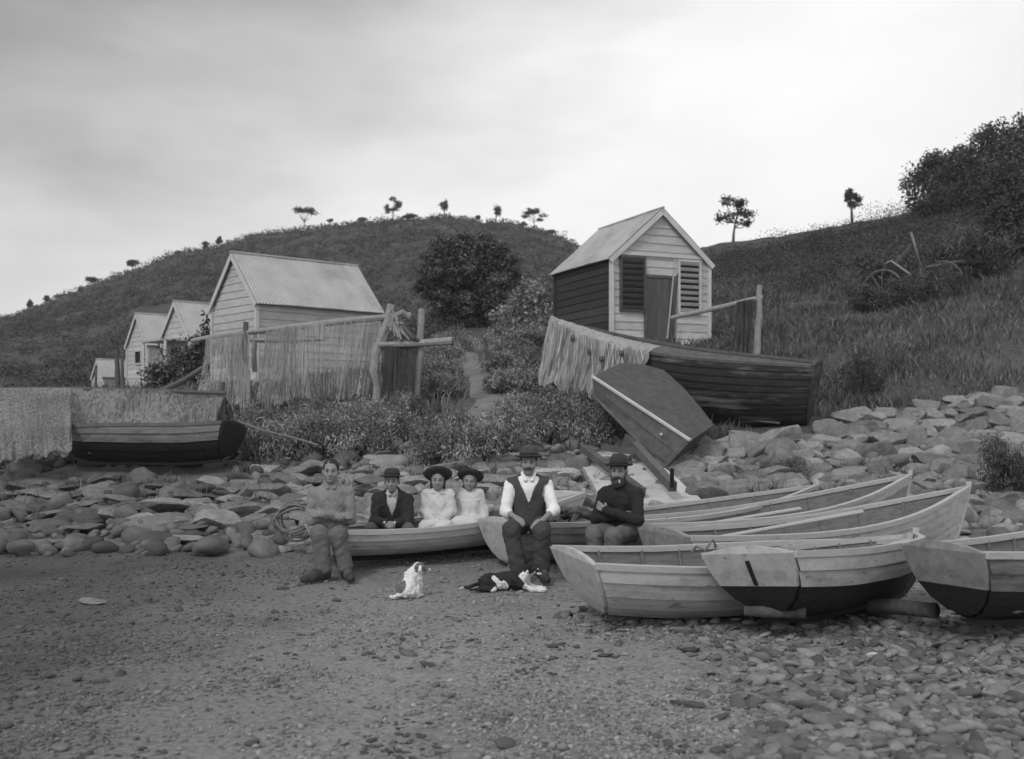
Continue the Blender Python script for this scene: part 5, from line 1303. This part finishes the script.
S.cone((-.13, -.09, .03), (-.27, -.12, .026), .03, .022, .02); S.cone((-.27, -.12, .026), (-.36, -.115, .022), .022, .016, .01)
S.cone((-.27, .02, .07), (-.38, .03, .03), .025, .018, .02); S.cone((-.38, .03, .03), (-.47, -.0, .022), .018, .012, .01)
S.cone((.14, 0, .13), (.2, -.02, .20), .075, .055, .04); hd2 = v3(.235, -.035, .235)
S.ell(hd2, (.06, .055, .052), None, .02); S.cone(hd2+v3(.03, -.03, -.01), hd2+v3(.085, -.065, -.04), .032, .021, .02)
for a, b in (((-.02, -.05, .03), (-.035, -.068, -.03)), ((-.0, .05, .03), (-.005, .068, -.03))): S.cone(hd2+v3(*a), hd2+v3(*b), .02, .015, .01)
for sg in (-1, 1): S.cone((.13, sg*.065-.01, .07), (.24, sg*.06-.03, .03), .035, .024, .02); S.cone((.24, sg*.06-.03, .028), (.36, sg*.05-.05, .022), .023, .019, .01)
S.folds(.006, 85, 6); S.folds(.004, 180, 9)
def m2(c):
    c = c+.03*np.stack([np.sin(c[:, 1]*40+c[:, 2]*31), np.sin(c[:, 0]*37+1), np.sin(c[:, 0]*45+c[:, 1]*28)], 1)
    w = ((c[:, 0] > -.13) & (c[:, 0] < -.02) & (c[:, 2] < .13)) | ((c[:, 0] > .14) & (c[:, 2] < .17)) | ((c[:, 0] > .17) & (c[:, 0] < .3) & (c[:, 2] < .205) & (c[:, 1] < .01)) | (c[:, 0] < -.42)
    return np.where(w, 1, 0)
S.build('body', [M['fur_k'], M['fur_w']], dg2, m2)

# ------------------------------------------------------------------ things lying about
hp_ = thing('gear_heap', 'heap of bundled net and floats lying in the long weathered boat', 'fishing gear')
mb = MB()
for k in range(26):
    a = at(574+random.uniform(-20, 20), 517+random.uniform(-6, 5), 11.75+random.uniform(-.12, .15)); d = Vector((random.uniform(-.15, .15), random.uniform(-.08, .08), random.uniform(-.03, .06)))
    mb.tube([a-d, a+Vector((0, 0, .03)), a+d], [.02, .035, .02], 7, knob=.3)
mb.build('net_bundle', M['pole_dk'], hp_)
for k in range(5):
    c = at(560+k*9+random.uniform(-3, 3), 512+random.uniform(-3, 3), 11.7); MB().lathe([(.0, -.035), (.03, -.03), (.04, 0), (.03, .03), (.0, .035)], 10, c).build('float', M['wheel'], hp_, True)
o = mb_ = MB()
rc = thing('rope_coil', 'untidy coil of old rope on the stones beside the bare headed man', 'rope')
mb = MB()
c0 = at(298, 517, 11.9)
for k in range(9):
    a0 = RNG.uniform(0, 6.28); rx, rz_ = RNG.uniform(.15, .3), RNG.uniform(.12, .22); tl_ = RNG.uniform(-.3, .3)
    pts = [c0+Vector((rx*math.cos(t+a0)-.1*tl_, -.05-.02*k+.05*math.sin(t*2), rz_*math.sin(t+a0)+tl_*.15*math.cos(t)-.05+.02*k*.3)) for t in np.linspace(0, 5.9, 26)]
    mb.tube(pts, .011, 6)
mb.build('rope', M['rope'], rc)
rp = MB(); rp.tube([at(238, 421, 15.6), at(262, 430, 15.0), at(295, 438, 14.4), at(318, 445, 14.0)], .012, 6)
tag(rp.build('mooring_rope', M['rope']), 'mooring rope stretched down the stones from the laid up boat', 'rope')
lg = MB(); lg.tube([at(744, 611, 7.95), at(775, 612, 7.9), at(806, 613, 7.85)], [.035, .045, .04], 9, knob=.2)
tag(lg.build('log', M['bark'], None, True), 'short log on the shingle under the black bottomed dinghy', 'log')
lg = MB(); lg.tube([at(868, 606, 8.5), at(900, 607, 8.4), at(935, 611, 8.1)], .06, 9, knob=.2)
tag(lg.build('log', M['bark'], None, True), 'dark log propping the last boats of the row', 'log')
for i, (px, py, sc, lab, mk) in enumerate(((687, 705, (.11, .035, .03), 'long dark narrow stone lying on the shingle', 'tar2'), (872, 656, (.045, .03, .03), 'small bright white stone among the cobbles', 'stone_pale'), (690, 652, (.09, .04, .03), 'dark tuft of dried kelp below the white dinghy', 'kelp'), (605, 655, (.07, .035, .02), 'dark scrap of weed on the sand by the white dinghy', 'kelp'), (556, 646, (.07, .04, .02), 'flat dark scrap of kelp nearest the sitting dogs', 'kelp'), (93, 605, (.14, .1, .04), 'flat stone half buried in the beach near the bank', 'stone'))):
    Y = 1.58*F/(py-HZ); p = at(px, py, Y); me = rock_mesh(80+i, .8); me.materials.append(M[mk]); o = bpy.data.objects.new('kelp' if mk == 'kelp' else 'beach_stone', me); COL.objects.link(o)
    o.location = (p.x, p.y, Hs(p.x, p.y)+sc[2]*.6); o.scale = sc; o.rotation_euler = (0, 0, RNG.uniform(-.4, .4)); tag(o, lab, 'kelp' if mk == 'kelp' else 'stone')
for (a, b, lab) in ((at(655, 533, 10.95), at(800, 509, 12.1), 'pale oar lying along the slim boat'), (at(700, 541, 10.3), at(862, 512, 11.4), 'pale oar lying inside the open pale boat with high bow')):
    d = (b-a).normalized(); oa = thing('oar', lab, 'oar')
    MB().tube([a, b], [.02, .026], 8).build('shaft', M['rail'], oa)
    MB().bar(a-d*.55, a+d*.03, .13, .018).build('blade', M['rail'], oa, bevel=.004)
hr_ = MB(); p0, p1 = at(692, 552, 8.55), at(716, 547, 8.5)
hr_.tube([p0, p0+Vector((.03, -.03, .05)), p0.lerp(p1, .5)+Vector((0, -.05, -.0)), p1+Vector((-.03, -.03, .06)), p1], .012, 6)
tag(hr_.build('rope_loop', M['rope']), 'loop of pale rope over the stern corner of the propped dinghy', 'rope')
# ------------------------------------------------------------------ air
hz = MB().box((0, 155, 31), (1900, 380, 66)).build('haze', [bpy.data.materials.new('haze')]); tag(hz, kind='stuff')
hm = hz.data.materials[0]; hm.use_nodes = True; hm.node_tree.nodes.remove(hm.node_tree.nodes['Principled BSDF'])
pv_ = hm.node_tree.nodes.new('ShaderNodeVolumePrincipled'); pv_.inputs['Density'].default_value = .0005; pv_.inputs['Color'].default_value = g(.9); pv_.inputs['Anisotropy'].default_value = .2
hm.node_tree.links.new(pv_.outputs[0], hm.node_tree.nodes['Material Output'].inputs['Volume'])

# ------------------------------------------------------------------ camera, light, sky
cam = bpy.data.cameras.new('camera'); co = bpy.data.objects.new('camera', cam); COL.objects.link(co); scene.camera = co
co.location = (0, 0, CZ); co.rotation_euler = (R(90), 0, 0)
cam.sensor_width = 36; cam.lens = F/1024*36; cam.shift_y = (HZ-379.5)/1024; cam.dof.use_dof = True; cam.dof.focus_distance = 11.0; cam.dof.aperture_fstop = 2.3; cam.clip_start = .05; cam.clip_end = 2000
SUN_EL, SUN_AZ = 46, 215                                        # azimuth clockwise from +Y
sun = bpy.data.lights.new('sun', 'SUN'); so = bpy.data.objects.new('sun', sun); COL.objects.link(so)
sun.energy = 1.3; sun.angle = R(12)
sd = Vector((math.sin(R(SUN_AZ))*math.cos(R(SUN_EL)), math.cos(R(SUN_AZ))*math.cos(R(SUN_EL)), math.sin(R(SUN_EL))))
so.rotation_euler = sd.to_track_quat('Z', 'Y').to_euler(); so.location = sd*50
w = bpy.data.worlds.new('World'); scene.world = w; w.use_nodes = True; nt = w.node_tree; N = nt.nodes; L = nt.links
bg = N['Background']; bg.inputs['Strength'].default_value = .125
sky = N.new('ShaderNodeTexSky'); sky.sky_type = 'NISHITA'; sky.sun_disc = False; sky.sun_elevation = R(SUN_EL); sky.sun_rotation = R(SUN_AZ); sky.dust_density = 4; sky.air_density = 1.5
bw = N.new('ShaderNodeRGBToBW'); L.new(sky.outputs[0], bw.inputs[0])
tc = N.new('ShaderNodeTexCoord'); mp = N.new('ShaderNodeMapping'); mp.inputs['Scale'].default_value = (1, 1, 2.6); L.new(tc.outputs['Generated'], mp.inputs['Vector'])
nz = N.new('ShaderNodeTexNoise'); nz.inputs['Scale'].default_value = 2.3; nz.inputs['Detail'].default_value = 5; nz.inputs['Roughness'].default_value = .5; L.new(mp.outputs[0], nz.inputs['Vector'])
cl = N.new('ShaderNodeMapRange'); cl.inputs[1].default_value = .3; cl.inputs[2].default_value = .72; cl.inputs[3].default_value = 8.2; cl.inputs[4].default_value = 10.6; L.new(nz.outputs['Fac'], cl.inputs[0])
mx = N.new('ShaderNodeMix'); mx.inputs[0].default_value = .75; L.new(bw.outputs[0], mx.inputs[2]); L.new(cl.outputs[0], mx.inputs[3])
# a heavier bank of cloud high up in one part of the sky
dt = N.new('ShaderNodeVectorMath'); dt.operation = 'DOT_PRODUCT'; L.new(tc.outputs['Generated'], dt.inputs[0]); dt.inputs[1].default_value = Vector((-.45, .35, .82)).normalized()
nb = N.new('ShaderNodeTexNoise'); nb.inputs['Scale'].default_value = 4; nb.inputs['Detail'].default_value = 4; L.new(mp.outputs[0], nb.inputs['Vector'])
ad = N.new('ShaderNodeMath'); ad.operation = 'MULTIPLY_ADD'; L.new(nb.outputs['Fac'], ad.inputs[0]); ad.inputs[1].default_value = .26; L.new(dt.outputs['Value'], ad.inputs[2])
dk = N.new('ShaderNodeMapRange'); dk.inputs[1].default_value = .62; dk.inputs[2].default_value = .87; dk.inputs[3].default_value = 1.0; dk.inputs[4].default_value = .38; L.new(ad.outputs[0], dk.inputs[0])
mm = N.new('ShaderNodeMath'); mm.operation = 'MULTIPLY'; L.new(mx.outputs[0], mm.inputs[0]); L.new(dk.outputs[0], mm.inputs[1])
L.new(mm.outputs[0], bg.inputs['Color'])
scene.view_settings.view_transform = 'Standard'; scene.view_settings.look = 'None'; scene.view_settings.exposure = 0; scene.view_settings.gamma = 1
scene.cycles.use_denoising = True
scene.cycles.max_bounces = 6; scene.cycles.diffuse_bounces = 2; scene.cycles.transparent_max_bounces = 12
